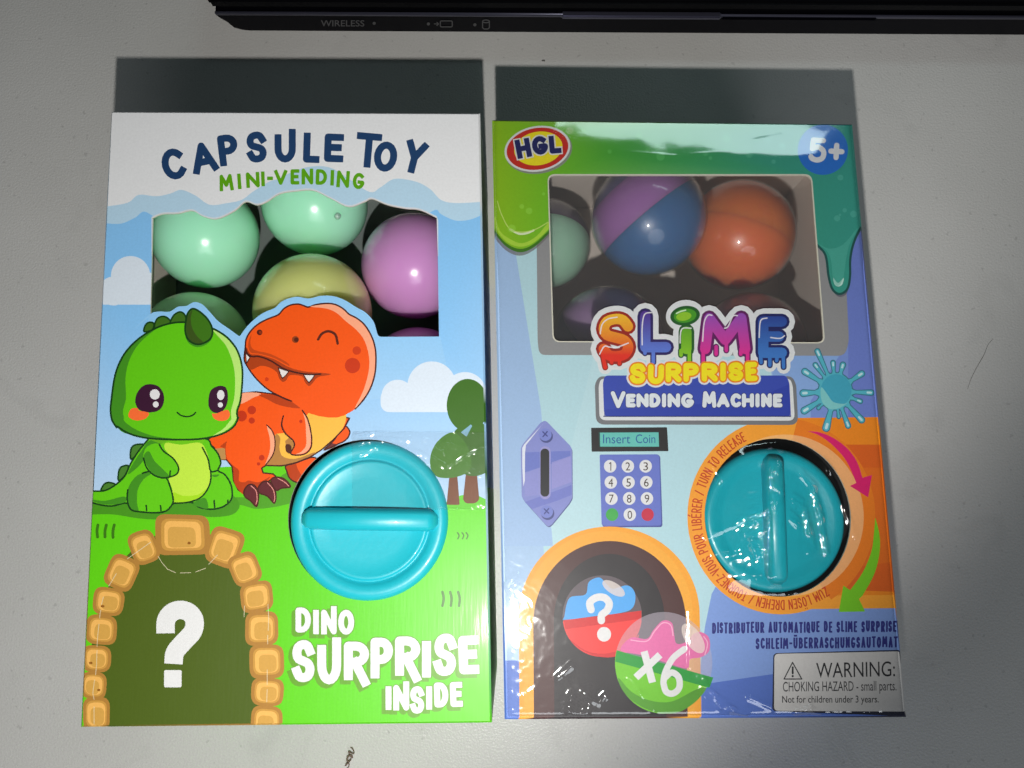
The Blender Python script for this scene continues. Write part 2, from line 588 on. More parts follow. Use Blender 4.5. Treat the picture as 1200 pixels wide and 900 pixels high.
fk = nt.nodes.new('ShaderNodeMapRange'); fk.inputs['From Min'].default_value = 0.70; fk.inputs['From Max'].default_value = 0.76; fk.inputs['To Min'].default_value = 1.0; fk.inputs['To Max'].default_value = 0.84
sm = nt.nodes.new('ShaderNodeMapRange'); sm.inputs['From Min'].default_value = 0.60; sm.inputs['From Max'].default_value = 0.74; sm.inputs['To Min'].default_value = 1.0; sm.inputs['To Max'].default_value = 0.93
fs_ = nt.nodes.new('ShaderNodeMath'); fs_.operation = 'MULTIPLY'
sc_ = nt.nodes.new('ShaderNodeVectorMath'); sc_.operation = 'SCALE'
nt.links.new(tc.outputs['Object'], n3.inputs['Vector']); nt.links.new(tc.outputs['Object'], n4.inputs['Vector'])
nt.links.new(n3.outputs['Fac'], fk.inputs['Value']); nt.links.new(n4.outputs['Fac'], sm.inputs['Value'])
nt.links.new(fk.outputs[0], fs_.inputs[0]); nt.links.new(sm.outputs[0], fs_.inputs[1])
nt.links.new(mixc.outputs['Result'], sc_.inputs[0]); nt.links.new(fs_.outputs[0], sc_.inputs['Scale'])
nt.links.new(sc_.outputs[0], p.inputs['Base Color'])
p.inputs['Roughness'].default_value = 0.34
p.inputs['Specular IOR Level'].default_value = 0.45
bump(nt, p, 1300, 0.35, 0.0004, (1, 1, 1), 2)
bm = bmesh.new()
bmesh.ops.create_cube(bm, size=1)
for v in bm.verts: v.co = Vector((v.co.x * 1.6, v.co.y * 1.1 + 0.15, (v.co.z - 0.5) * 0.025))
bmesh.ops.bevel(bm, geom=bm.edges[:], offset=0.002, segments=2, affect='EDGES')
desk = link_bm('desk', bm, m_desk)
desk['kind'] = 'structure'; desk['label'] = 'pale grey desk top with fine grain'

# ------------------------------------------------------------------ laptop
m_lap = plain('laptop_gloss_black', (0.002, 0.002, 0.004), 0.30, 0.0, spec=0.06, noise=0.03)
m_lapm = plain('laptop_matt_black', (0.003, 0.003, 0.004), 0.45, spec=0.08)
m_trim = plain('laptop_trim', (0.11, 0.11, 0.16), 0.34, 0.0, spec=0.8)
m_trim.node_tree.nodes['Principled BSDF'].inputs['Metallic'].default_value = 0.7
m_mark = plain('laptop_marking', (0.075, 0.075, 0.08), 0.5)
LY = px(700, 39, 0).y
LX = px(287, 37, 0.0).x
_e = px(1200, 42, 0) - px(287, 37, 0)
LANG = math.atan2(_e.y, _e.x)
LPIV = px(287, 37, 0)
LY = LPIV.y
def unturn(q):
    c, s_ = math.cos(-LANG), math.sin(-LANG)
    return Vector((LPIV.x + (q.x - LPIV.x) * c - (q.y - LPIV.y) * s_, LPIV.y + (q.x - LPIV.x) * s_ + (q.y - LPIV.y) * c, q.z))
def lx(x, z=0.006): return px(x, 30, z).x
lap = thing('laptop', 'closed black laptop whose glossy front edge runs along the top of the desk', 'laptop', (LX, LY, 0))
LW, LD = 0.345, 0.235
xL = px(251, 17, .0115).x                # the body overhangs its chamfered underside
def slab(outline, y0, y1, bev):
    bm = bmesh.new()
    a = [bm.verts.new((x, y0, z)) for x, z in outline]
    b = [bm.verts.new((x, y1, z)) for x, z in outline]
    bm.faces.new(a); bm.faces.new(b[::-1])
    for k in range(len(a)): bm.faces.new((a[k - 1], b[k - 1], b[k], a[k]))
    bmesh.ops.recalc_face_normals(bm, faces=bm.faces)
    if bev: bmesh.ops.bevel(bm, geom=[e for e in bm.edges], offset=bev, segments=2, affect='EDGES', clamp_overlap=True)
    return bm
x1 = xL + LW
base = [(xL, .0112), (xL + .0004, .0090), (xL + .0025, .0060), (LX - .0035, .0022), (LX - .0008, .0008), (LX + .002, .0003), (x1, .0003), (x1, .0112)]
b_o = link_bm('base', slab(base, LY, LY + LD, 0.0004), m_lap, lap)
lid = [(xL - .0002, .0146), (x1, .0146), (x1, .0200), (xL - .0002, .0200)]
link_bm('lid', slab(lid, LY - 0.0002, LY + LD, 0.0014), m_lapm, lap)
gap = [(xL + .002, .0113), (x1 - .002, .0113), (x1 - .002, .0145), (xL + .002, .0145)]
link_bm('deck', slab(gap, LY + 0.0022, LY + LD - .002, 0), m_lapm, lap)
# rounded trim along the upper front edge
bm = bmesh.new()
nseg, prof = 2, []
for k in range(9):
    a = -PI / 2 + PI * k / 8
    prof.append((LY - 0.0007 * math.cos(a), 0.0117 + 0.0010 * math.sin(a)))
rows = []
for X in (xL + .0006, xL + .16, x1):
    rows.append([bm.verts.new((X, y, z)) for y, z in prof])
for a, b in zip(rows, rows[1:]):
    for k in range(8): bm.faces.new((a[k], b[k], b[k + 1], a[k + 1]))
bm.faces.new(rows[0]); bm.faces.new(rows[-1])
link_bm('trim_strip', bm, m_trim, lap, True)
# touch-pad button edge in the strip (two thin upright joints and a small release catch)
def tiny_box(name, x0, x1, y0, y1, z0, z1, mat, parent, bev=0.0):
    bm = bmesh.new()
    bmesh.ops.create_cube(bm, size=1)
    for v in bm.verts: v.co = Vector(((x0 + x1) / 2 + v.co.x * (x1 - x0), (y0 + y1) / 2 + v.co.y * (y1 - y0), (z0 + z1) / 2 + v.co.z * (z1 - z0)))
    if bev: bmesh.ops.bevel(bm, geom=bm.edges[:], offset=bev, segments=2, affect='EDGES')
    return link_bm(name, bm, mat, parent)
tiny_box('release_latch', lx(658, .011), lx(845, .011), LY - .0014, LY + .001, .0108, .0128, m_trim, lap, .0005)
tiny_box('latch', lx(845, .011), lx(1028, .011), LY - .0014, LY + .001, .0104, .0120, m_lap, lap, .0006)
def on_front(tris, name, mat, proud=0.00025, parent=lap):
    """lettering on the laptop's upright front: photo px -> the plane y = LY"""
    vs, fs = [], []
    for t in tris:
        b = len(vs)
        for x, y in t:
            d = CAM_R @ Vector(((x - 600) / FPX, (450 - y) / FPX, -1))
            n = Vector((-math.sin(LANG), math.cos(LANG), 0))      # the front plane as it finally stands
            q = CAM_P + d * ((n.dot(LPIV - CAM_P) - proud) / n.dot(d))
            vs.append(unturn(q))
        fs.append([b, b + 1, b + 2])
    return link_mesh(name, vs, fs, mat, parent)
def stroke_tris(paths, w):
    a = Art(); a.stroke(paths, w, (0, 0, 0))
    vs, fs, ins = a.mosaic()
    return [[(vs[i][0], vs[i][1]) for i in f] for f, s in zip(fs, ins) if s]
on_front(font_tris('WIRELESS', 376, 427, 23.6, 31.0, 0.2, 0.01), 'lettering', m_mark)
on_front(stroke_tris([rrect(516, 24.5, 530, 31.5, 1.4) + [rrect(516, 24.5, 530, 31.5, 1.4)[0]], [(509, 28), (514, 28)], [(512, 26.2), (514, 28), (512, 29.8)]], 1.2), 'battery_symbol', m_mark)
on_front(stroke_tris([ellipse(569.5, 25, 4, 1.6, n=16) + [(573.5, 25)], [(565.5, 25), (565.5, 32.5), (567.5, 34), (571.5, 34), (573.5, 32.5), (573.5, 25)]], 1.2), 'disk_symbol', m_mark)
for x, y in ((438.5, 27.3), (502, 28), (556.5, 29)):
    on_front([[(x, y), a, b] for a, b in zip(ellipse(x, y, 1.9, n=10), ellipse(x, y, 1.9, n=10)[1:] + ellipse(x, y, 1.9, n=10)[:1])], 'indicator_light', m_mark)

lap.rotation_euler.z = LANG
bpy.context.view_layer.update()

# ------------------------------------------------------------------ artwork of the dinosaur box
INK = dict(white=(.88, .885, .905), sky=rgb(150, 205, 250), skylo=rgb(185, 215, 243), cloudblue=rgb(190, 223, 245), green=rgb(96, 208, 8))
def art_dino():
    A = Art()
    z1, z2, z5 = Z(100, 100, 2.4), Z(90, 340, 2.4), Z(320, 500, 4.0923)
    d1, d2, d3, d4 = Z(80, 330, 5.295), Z(270, 340, 6.428), Z(100, 490, 6.428), Z(230, 450, 6.0)
    base = [(131.5, 132), (560.5, 134), (574, 845), (96.2, 850)]
    A.poly([(60, 90), (620, 90), (620, 900), (60, 900)], lerp_y(380, rgb(140, 202, 252), 600, rgb(188, 215, 242)))
    # clouds
    wh = INK['white']
    A.poly([(60, 90), (620, 90)] + z1((1300, 378)) + catmull(z1((1112, 366), (1080, 378), (1040, 380), (1000, 362), (985, 350), (940, 372), (900, 362), (850, 355), (806, 345), (790, 350), (740, 362), (690, 345), (640, 325), (590, 325), (545, 335), (510, 350), (450, 350), (420, 372), (370, 392), (330, 385), (300, 372), (240, 378), (200, 372), (165, 355), (140, 372), (100, 389), (60, 388)), False, 5) + [(60, 262)], INK['cloudblue'])
    A.poly([(60, 90), (620, 90)] + z1((1300, 328)) + catmull(z1((1112, 328), (1040, 331), (1000, 322), (970, 292), (930, 271), (870, 263), (830, 287), (800, 300), (740, 262), (690, 232), (640, 228), (590, 240), (545, 262), (515, 272), (470, 300), (440, 322), (400, 331), (350, 336), (310, 310), (270, 294), (240, 304), (200, 312), (150, 308), (120, 330), (65, 340)), False, 5) + [(60, 240)], wh)
    L = A.layer(rgb(225, 236, 248))
    A.face([(90, 332), (185, 332), (185, 357), (90, 357)], L); A.face(ellipse(153, 323, 23), L); A.face(ellipse(133, 341, 17), L); A.face(ellipse(172, 335, 16), L)
    L = A.layer(rgb(222, 234, 248))
    A.face(rrect(446, 456, 560, 483, 10), L)
    for c in ((466, 464, 19), (506, 452, 28.5), (545, 461, 25)): A.face(ellipse(*c), L)
    # window with the cloud's scalloped lower edge above
    def in_cloud(off):
        return [(x, y + off) for x, y in catmull(z1((186, 374), (215, 362), (260, 360), (300, 352), (330, 368), (370, 375), (420, 352), (450, 327), (482, 336), (510, 327), (545, 305), (590, 297), (640, 295), (690, 318), (740, 341), (785, 327), (806, 319), (850, 336), (900, 346), (940, 350), (988, 372)), False, 5)]
    top = in_cloud(0)
    A.poly([(177.5, 258)] + in_cloud(-1.6) + [(513.5, 258), (513.5, 300), (177.5, 300)], (.74, .78, .84))
    A.poly(top + [(513, 300), (514.5, 394.5), (440, 420), (300, 420), (200, 420), (176, 376), (179, 256)], None)
    # pale blue halo of the two animals (the die-cut tongue of card that overlaps the window)
    halo = catmull(d1((400, 300), (505, 203), (560, 186), (630, 186), (680, 156), (735, 150), (780, 127), (830, 140), (880, 190), (930, 245), (1000, 295), (1058, 337)), False, 4) + \
        catmull(d2((72, 345), (120, 280), (180, 220), (250, 170), (335, 133), (380, 90), (440, 62), (510, 50), (590, 63), (680, 43), (780, 46), (870, 80), (950, 130), (1020, 170), (1080, 240), (1112, 340), (1157, 352)), False, 4)
    A.poly([(174, 372)] + halo + [(516, 394.3), (530, 460), (300, 480), (174, 460)], lerp_y(380, rgb(150, 207, 252), 600, rgb(188, 215, 242)))
    L = A.layer(rgb(222, 234, 248))                    # the cloud again, in front of that tongue
    A.face(rrect(446, 456, 560, 483, 10), L)
    for c in ((466, 464, 19), (506, 452, 28.5), (545, 461, 25)): A.face(ellipse(*c), L)
    # hill and trees
    A.poly([(60, 596), (108, 590), (160, 590), (185, 583), (215, 562), (250, 548), (300, 545), (370, 545), (420, 553), (480, 575), (515, 588), (524, 588), (540, 580.5), (555, 578.6), (574, 587), (640, 590), (640, 900), (60, 900)], INK['green'])
    dk, lt, tk = rgb(58, 108, 18), rgb(68, 124, 22), rgb(118, 62, 16)
    A.poly(rpoly(z2((1095, 510), (1125, 510), (1132, 590), (1120, 600), (1095, 600), (1086, 590)), 4), tk)
    L = A.layer(dk)
    A.face(ellipse(548, 475, 24.5, 31), L); A.face(ellipse(555, 526, 29, 32), L)
    A.poly(rpoly(z2((1048, 520), (1070, 520), (1077, 604), (1040, 604)), 2), tk)
    A.poly(catmull(z2((1055, 400), (1090, 425), (1108, 470), (1105, 505), (1070, 525), (1020, 527), (997, 505), (995, 465), (1015, 425))), lt)
    A.poly(z2((1080, 400), (1108, 378), (1112, 382), (1096, 412)), lerp_y(480, INK['sky'], 600, INK['skylo']), 0.6)
    # orange dinosaur ------------------------------------------------
    OL, orr, ord_, pk = rgb(72, 22, 14), rgb(250, 88, 8), rgb(188, 62, 6), rgb(255, 170, 132)
    A.poly(catmull(d4((100, 860), (200, 800), (420, 780), (640, 620), (760, 640), (720, 800), (620, 850), (430, 878), (300, 850))), rgb(80, 160, 30))
    bl = catmull(d4((630, 575), (700, 555), (820, 515), (850, 560), (760, 690), (700, 690), (655, 660), (636, 610)))
    A.poly(bl, orr); A.poly(d4((630, 578), (700, 556), (715, 600), (740, 640), (700, 692), (655, 660), (638, 612)), ord_)
    A.stroke([bl + bl[:1]], 1.7, OL)
    ra = catmull(d4((900, 462), (960, 405), (1040, 300), (1078, 330), (1070, 370), (1040, 402), (990, 425), (940, 450)))
    A.poly(ra, orr); A.poly(d4((890, 470), (950, 415), (1000, 425), (960, 450)), rgb(110, 45, 45)); A.stroke([ra + ra[:1]], 1.7, OL)
    body = d4((70, 395), (150, 350), (290, 260), (290, 120), (312, 66), (420, 55), (540, 70), (640, 112), (720, 150), (1075, 240), (1040, 312), (960, 395), (880, 462), (800, 512), (700, 552), (600, 575), (490, 572), (460, 592), (470, 625), (540, 632), (560, 650), (450, 720), (345, 778), (295, 745), (262, 680), (252, 582), (212, 532), (165, 530), (130, 452))
    A.poly(body, orr); A.stroke([body + body[:1]], 1.7, OL)
    A.poly(d4((128, 455), (205, 448), (207, 530), (165, 532)), rgb(192, 142, 80)); A.poly(d4((165, 440), (215, 400), (205, 455), (190, 450)), ord_)
    A.poly(catmull(d4((207, 430), (215, 520), (262, 575), (300, 610), (300, 680), (340, 690), (370, 678), (440, 690), (520, 652), (450, 720), (345, 776), (295, 742), (264, 680), (256, 580), (214, 530), (203, 470))), ord_)
    bel = catmull(d4((780, 215), (830, 170), (900, 135), (960, 128), (1012, 142), (1046, 185), (1054, 240), (1030, 310), (960, 390), (880, 458), (800, 508), (700, 548), (600, 570), (490, 570), (540, 500), (556, 400), (556, 355), (610, 345), (700, 330)))
    A.poly(bel, rgb(250, 190, 72))
    A.poly(catmull(d4((556, 358), (590, 380), (585, 450), (610, 510), (700, 525), (830, 480), (800, 508), (700, 548), (600, 570), (492, 568), (540, 500))), rgb(184, 128, 64))
    A.poly(d4((625, 400), (655, 375), (690, 420), (670, 460), (630, 440)), rgb(184, 128, 64))
    A.stroke([d4((490, 573), (600, 576), (700, 554), (800, 514), (880, 463), (960, 395), (1040, 312), (1078, 240))], 1.7, OL)
    arm = catmull(d4((610, 225), (600, 290), (626, 348), (676, 392), (690, 432), (664, 488), (702, 500), (762, 492), (802, 455), (812, 400), (803, 320), (780, 240), (745, 185), (670, 170)))
    A.poly(arm, orr)
    A.poly(catmull(d4((748, 190), (778, 245), (800, 320), (806, 400), (796, 450), (758, 486), (700, 494), (740, 474), (772, 430), (772, 350), (766, 260))), pk)
    A.poly(catmull(d4((610, 232), (608, 290), (632, 342), (684, 392), (676, 396), (626, 350), (600, 290))), ord_)
    A.stroke([catmull(d4((612, 225), (600, 290), (626, 348), (676, 392), (690, 432), (664, 488), (702, 500), (762, 492), (802, 455), (812, 400), (803, 320), (780, 240), (745, 185)), False)], 1.7, OL)
    A.poly(catmull(d4((628, 430), (655, 424), (670, 448), (660, 488), (632, 474))), rgb(82, 40, 24))
    A.poly(catmull(d4((495, 288), (532, 330), (552, 400), (540, 490), (486, 566), (515, 480), (518, 390))), pk)
    A.stroke([catmull(d4((495, 288), (534, 330), (554, 400), (542, 490), (486, 572)), False)], 1.4, OL)
    A.poly(catmull(d4((315, 68), (420, 60), (455, 74), (400, 96), (350, 125), (308, 136))), pk)
    A.poly(catmull(d4((440, 76), (540, 76), (640, 116), (730, 142), (728, 170), (640, 162), (560, 140), (500, 108))), ord_)
    for c in ((390, 183, 30), (390, 257, 22), (318, 225, 38), (460, 518, 20), (438, 562, 12), (735, 263, 12)):
        (cx, cy), = d4(c[:2]); A.poly(ellipse(cx, cy, c[2] / 6), rgb(196, 50, 8))
    for cl in (((370, 708), (412, 716), (438, 770), (430, 850), (415, 858), (382, 822), (342, 792), (336, 750)), ((480, 684), (530, 700), (560, 770), (549, 838), (502, 790), (438, 762), (442, 715)), ((560, 654), (620, 668), (662, 722), (602, 732), (562, 748), (532, 702), (525, 672))):
        q = catmull(d4(*cl), True, 4); A.poly(q, rgb(98, 34, 40)); A.stroke([q + q[:1]], 1.7, OL)
    for hl in (((385, 716), (420, 752), (428, 812), (420, 845)), ((500, 694), (540, 742), (552, 800), (546, 828)), ((575, 664), (622, 690), (650, 718))):
        A.stroke([catmull(d4(*hl), False)], 0.9, rgb(232, 150, 140))
    head = catmull(d2((112, 430), (118, 370), (150, 312), (200, 262), (270, 222), (345, 193), (372, 176), (402, 140), (450, 113), (510, 105), (556, 118), (588, 128), (640, 110), (720, 100), (790, 108), (850, 140), (895, 182), (950, 210), (1010, 260), (1060, 340), (1090, 430), (1097, 540), (1085, 650), (1050, 750), (1000, 830), (940, 895), (800, 960), (600, 930), (460, 838), (400, 812), (320, 772), (250, 722), (180, 650), (128, 575), (104, 520)), True, 3)
    A.poly(head, orr)
    A.stroke([catmull(d2((940, 895), (1000, 830), (1050, 750), (1085, 650), (1097, 540), (1090, 430), (1060, 340), (1010, 260), (950, 210), (895, 182), (850, 140), (790, 108), (720, 100), (640, 110), (588, 128), (556, 118), (510, 105), (450, 113), (402, 140), (372, 176), (345, 193), (270, 222), (200, 262), (150, 312), (118, 370), (112, 430), (104, 520), (128, 575), (180, 650), (250, 722), (320, 772), (400, 812), (460, 836)), False, 3)], 1.8, OL)
    A.poly(catmull(d2((600, 124), (720, 106), (790, 114), (848, 146), (893, 188), (948, 216), (1006, 266), (1055, 344), (1084, 432), (1090, 540), (1079, 648), (1044, 747), (994, 826), (936, 890), (1000, 760), (1040, 620), (1044, 500), (1010, 380), (950, 300), (870, 235), (800, 172), (720, 138)), True, 3), pk)
    A.poly(catmull(d2((122, 430), (150, 480), (210, 486), (330, 520), (440, 580), (560, 612), (740, 628), (740, 640), (660, 655), (620, 700), (590, 722), (560, 690), (540, 650), (450, 640), (420, 680), (390, 690), (365, 660), (350, 620), (300, 585), (230, 570), (160, 600), (130, 570), (116, 480)), True, 3), rgb(176, 62, 10))
    A.poly(catmull(d2((160, 330), (135, 400), (150, 470), (210, 478), (330, 512), (440, 570), (420, 540), (300, 480), (180, 450), (150, 400)), True, 3), rgb(200, 70, 8))
    A.stroke([catmull(d2((112, 430), (128, 478), (165, 500), (215, 500), (300, 530), (400, 590), (500, 622), (600, 635), (680, 632)), False)], 1.9, OL)
    for t in (((112, 470), (120, 480), (148, 505), (122, 552)), ((360, 585), (440, 612), (420, 640), (392, 665), (375, 630)), ((552, 636), (636, 638), (618, 668), (592, 698), (568, 668))):
        q = d2(*t); A.poly(q, (.82, .78, .76)); A.stroke([q + q[:1]], 1.2, OL)
    A.stroke([catmull(d2((660, 372), (690, 328), (740, 310), (790, 335), (808, 402)), False)], 3.0, rgb(92, 32, 14))
    for cx, cy, r, c in ((220, 318, 21, OL), (226, 318, 12, rgb(150, 50, 10)), (490, 372, 26, rgb(150, 62, 14)), (496, 374, 17, rgb(88, 30, 12)), (952, 455, 32, rgb(212, 60, 8)), (920, 568, 58, rgb(205, 54, 8)), (274, 672, 15, rgb(212, 60, 8))):
        (x, y), = d2((cx, cy)); A.poly(ellipse(x, y, r / 6.428, n=20), c)
    # green dinosaur -------------------------------------------------
    GO, g, gd, gp = rgb(16, 62, 14), rgb(100, 204, 12), rgb(66, 146, 28), rgb(190, 236, 120)
    A.poly(catmull(d3((-60, 640), (200, 600), (700, 560), (1050, 560), (1160, 640), (1120, 720), (980, 745), (760, 735), (560, 762), (400, 755), (200, 725), (-60, 720))), rgb(72, 150, 24))
    bo = catmull(d3((520, 120), (470, 165), (400, 250), (340, 345), (298, 435), (230, 500), (150, 545), (60, 550), (20, 548), (30, 620), (100, 650), (200, 662), (310, 640), (345, 690), (420, 706), (520, 713), (600, 702), (660, 645), (800, 635), (860, 672), (960, 686), (1050, 660), (1104, 600), (1096, 500), (1050, 425), (1000, 395), (1020, 340), (1000, 270), (950, 210), (890, 150)), True, 4)
    for sp in (((345, 310), (342, 240), (372, 202), (450, 202), (400, 260)), ((250, 470), (252, 400), (275, 365), (325, 360), (300, 430)), ((120, 545), (140, 500), (175, 484), (225, 500), (190, 535))):
        q = catmull(d3(*sp), True, 4); A.poly(q, rgb(74, 130, 44)); A.stroke([q + q[:1]], 2.0, GO)
    A.poly(bo, g); A.stroke([bo + bo[:1]], 2.0, GO)
    A.poly(catmull(d3((490, 165), (620, 165), (560, 200), (480, 240), (430, 330), (360, 400), (320, 420), (360, 340), (420, 250))), gd)
    A.poly(catmull(d3((40, 612), (150, 622), (290, 590), (300, 632), (200, 652), (100, 642))), gd)
    A.poly(d3((480, 160), (900, 160), (880, 205), (600, 205)), rgb(120, 200, 20), .6)
    bel = catmull(d3((610, 185), (720, 200), (860, 185), (912, 250), (940, 360), (944, 450), (918, 540), (858, 602), (760, 632), (665, 634), (656, 540), (630, 455), (690, 425), (702, 370), (660, 300), (600, 235)), True, 4)
    A.poly(bel, rgb(196, 236, 70)); A.poly(catmull(d3((662, 560), (740, 585), (850, 575), (915, 530), (860, 602), (760, 630), (666, 632))), rgb(168, 224, 30))
    leg = catmull(d3((440, 412), (500, 400), (600, 440), (640, 520), (660, 645), (600, 702), (520, 713), (420, 706), (345, 690), (316, 620), (320, 530), (370, 450)), True, 4)
    A.poly(leg, g); A.poly(catmull(d3((430, 415), (500, 415), (440, 460), (395, 540), (390, 640), (400, 700), (345, 685), (318, 620), (322, 530), (370, 450))), gd)
    A.stroke([catmull(d3((430, 415), (500, 402), (600, 440), (640, 520), (662, 620), (640, 670), (600, 702), (520, 713), (420, 706), (345, 690), (316, 620), (320, 540)), False, 4)], 2.0, GO)
    A.poly(catmull(d3((950, 430), (1010, 425), (980, 445))), gd)
    A.poly(catmull(d3((810, 645), (900, 600), (925, 680), (860, 670))), gd)
    arm = catmull(d3((540, 190), (580, 235), (660, 300), (702, 370), (690, 420), (640, 442), (600, 452), (520, 430), (460, 370), (435, 300), (460, 220)), True, 4)
    A.poly(arm, g); A.poly(catmull(d3((440, 290), (480, 250), (520, 320), (600, 400), (630, 440), (560, 446), (490, 400))), gd)
    A.stroke([catmull(d3((558, 200), (590, 250), (660, 302), (702, 370), (690, 420), (640, 442), (580, 450), (510, 425), (460, 370), (438, 300)), False, 4), d3((640, 398), (636, 440)),
              catmull(d3((882, 222), (925, 310), (945, 400), (1000, 392)), False, 4), d3((458, 658), (462, 696)), d3((566, 658), (570, 696)), d3((970, 620), (974, 672)), d3((1074, 618), (1072, 632)),
              catmull(d3((944, 400), (944, 470), (915, 545), (858, 605), (760, 636), (665, 640)), False, 4)], 1.9, GO)
    hd = catmull(d1((724, 252), (640, 258), (545, 288), (440, 352), (360, 432), (310, 522), (284, 612), (268, 730), (262, 800), (272, 860), (300, 905)) + d3((240, 62), (320, 112), (430, 145), (560, 158), (700, 162), (850, 158), (960, 140), (1060, 105), (1125, 55), (1150, -5)) + d1((1052, 850), (1048, 805), (1068, 740), (1080, 620), (1078, 525), (1050, 430), (1000, 360), (950, 320), (890, 288), (810, 262)), True, 4)
    for sp in (((470, 310), (480, 268), (505, 252), (532, 262), (520, 300)), ((535, 285), (548, 235), (580, 216), (615, 225), (640, 262), (580, 300)), ((630, 275), (650, 215), (690, 188), (722, 205), (735, 260), (680, 290))):
        q = catmull(d1(*sp), True, 4); A.poly(q, rgb(64, 112, 26)); A.stroke([q + q[:1]], 2.0, GO)
    A.poly(hd, g)
    A.poly(catmull(d1((545, 292), (440, 358), (364, 436), (314, 524), (288, 612), (272, 730), (266, 800), (276, 860), (304, 903), (350, 940)) + d3((430, 142), (560, 155), (700, 156), (540, 140), (400, 95), (300, 30)) + d1((345, 840), (340, 800), (358, 720), (355, 600), (375, 500), (420, 410), (480, 345)), True, 4), gd)
    A.poly(catmull(d1((890, 292), (945, 324), (996, 366), (1044, 432), (1072, 525), (1074, 620), (1062, 735), (1040, 800), (1046, 850)) + d3((1140, 0), (1110, 50), (1050, 98), (960, 134), (1040, 80), (1090, 20)) + d1((1012, 850), (1010, 800), (1030, 720), (1035, 600), (1020, 500), (980, 400), (930, 340)), True, 4), gp)
    A.stroke([hd + hd[:1]], 2.2, GO)
    lf = catmull(d1((775, 168), (820, 190), (870, 240), (895, 300), (885, 350), (840, 382), (790, 388), (745, 360), (726, 310), (730, 240), (745, 190)), True, 4)
    A.poly([(x - .3, y + 3.2) for x, y in lf], gd); A.poly(lf, rgb(62, 118, 18)); A.poly(catmull(d1((770, 175), (740, 220), (732, 300), (748, 355), (790, 384), (838, 378), (800, 340), (770, 290), (760, 230))), rgb(58, 84, 22)); A.stroke([lf + lf[:1]], 2.2, GO)
    for pts, hs in ((((505, 636), (560, 650), (592, 700), (590, 760), (560, 800), (500, 812), (440, 795), (416, 750), (425, 695), (460, 650)), ((537, 700, 31, 32), (543, 762, 18, 19))), (((930, 648), (975, 655), (990, 700), (985, 760), (955, 805), (910, 815), (875, 785), (870, 730), (885, 675)), ((946, 704, 23, 31), (944, 765, 16, 16)))):
        A.poly(catmull(d1(*pts), True, 4), rgb(58, 18, 48))
        for hx, hy, rx, ry in hs:
            (x, y), = d1((hx, hy)); A.poly(ellipse(x, y, rx / 5.295, ry / 5.295, n=20), (.80, .78, .80))
    A.polys([catmull(d1((372, 830), (390, 790), (430, 785), (440, 800), (500, 815), (480, 850), (430, 862), (390, 852)), True, 4), catmull(d1((892, 820), (920, 818), (985, 795), (1004, 825), (985, 858), (940, 864), (905, 850)), True, 4)], rgb(255, 112, 52))
    A.stroke([catmull(d1((676, 812), (700, 830), (735, 838), (770, 830), (790, 812)), False)], 1.8, GO)
    # stone arch with the question mark
    z6, z7 = Z(90, 600, 3.46), Z(330, 690, 4.8)
    A.poly(catmull(z6((40, 700), (70, 480), (120, 320), (200, 180), (320, 95), (430, 75), (540, 92), (650, 150), (730, 290), (780, 460), (790, 620)), False, 5) + z6((790, 1000), (45, 1000)), rgb(76, 96, 20))
    stones = [(78, 820, 98, 124, 1), (68, 703, 96, 104, 4), (80, 594, 106, 100, 2), (98, 478, 112, 110, 3), (130, 363, 116, 106, 8), (182, 246, 112, 132, 25), (270, 144, 100, 128, -22), (430, 92, 202, 146, 0), (597, 143, 130, 138, 18), (682, 233, 112, 122, -22), (728, 343, 120, 114, -8), (750, 474, 122, 124, -2), (770, 604, 126, 128, 0), (772, 730, 122, 104, 3), (770, 850, 118, 120, 4)]
    rs = random.Random(5)
    for cx, cy, w, h, r in stones:
        (x, y), = z6((cx, cy)); w, h = w / 3.46, h / 3.46
        jit = lambda s_: rpoly([(x + ((px_ * math.cos(math.radians(r)) - py_ * math.sin(math.radians(r))) * s_), y + (px_ * math.sin(math.radians(r)) + py_ * math.cos(math.radians(r))) * s_) for px_, py_ in ((-w * jx[0], -h * jx[1]), (w * jx[2], -h * jx[3]), (w * jx[4], h * jx[5]), (-w * jx[6], h * jx[7]))], 11 * s_, 5)
        jx = [rs.uniform(.46, .52) for _ in range(8)]
        A.poly(jit(1.12), rgb(176, 126, 54)); A.poly(jit(.88), rgb(202, 150, 66))
        q = jit(.75); A.poly(q, rgb(240, 182, 94))
        jx = [v * .92 for v in jx]
        o = rs.choice((-1, 1))
        A.poly([(a - 1.2 * o, b + h * .07) for a, b in jit(.62)], rgb(210, 160, 74))
        if rs.random() < .6: A.poly(ellipse(x + w * .22 * o, y + h * .18, w * .07, h * .05, n=12), rgb(146, 92, 26))
    A.poly([p for p in ellipse(*z6((455, 126))[0], 2, 1.6)], rgb(146, 92, 26))
    A.stroke([catmull(z6((360, 492), (362, 440), (385, 408), (420, 397), (456, 408), (477, 440), (470, 485), (430, 530), (398, 570), (392, 616)), False, 5)], 21.6, (.78, .78, .78), cap='butt')
    A.poly(rrect(*z6((354, 641))[0], *z6((425, 711))[0], 2), (.78, .78, .78))
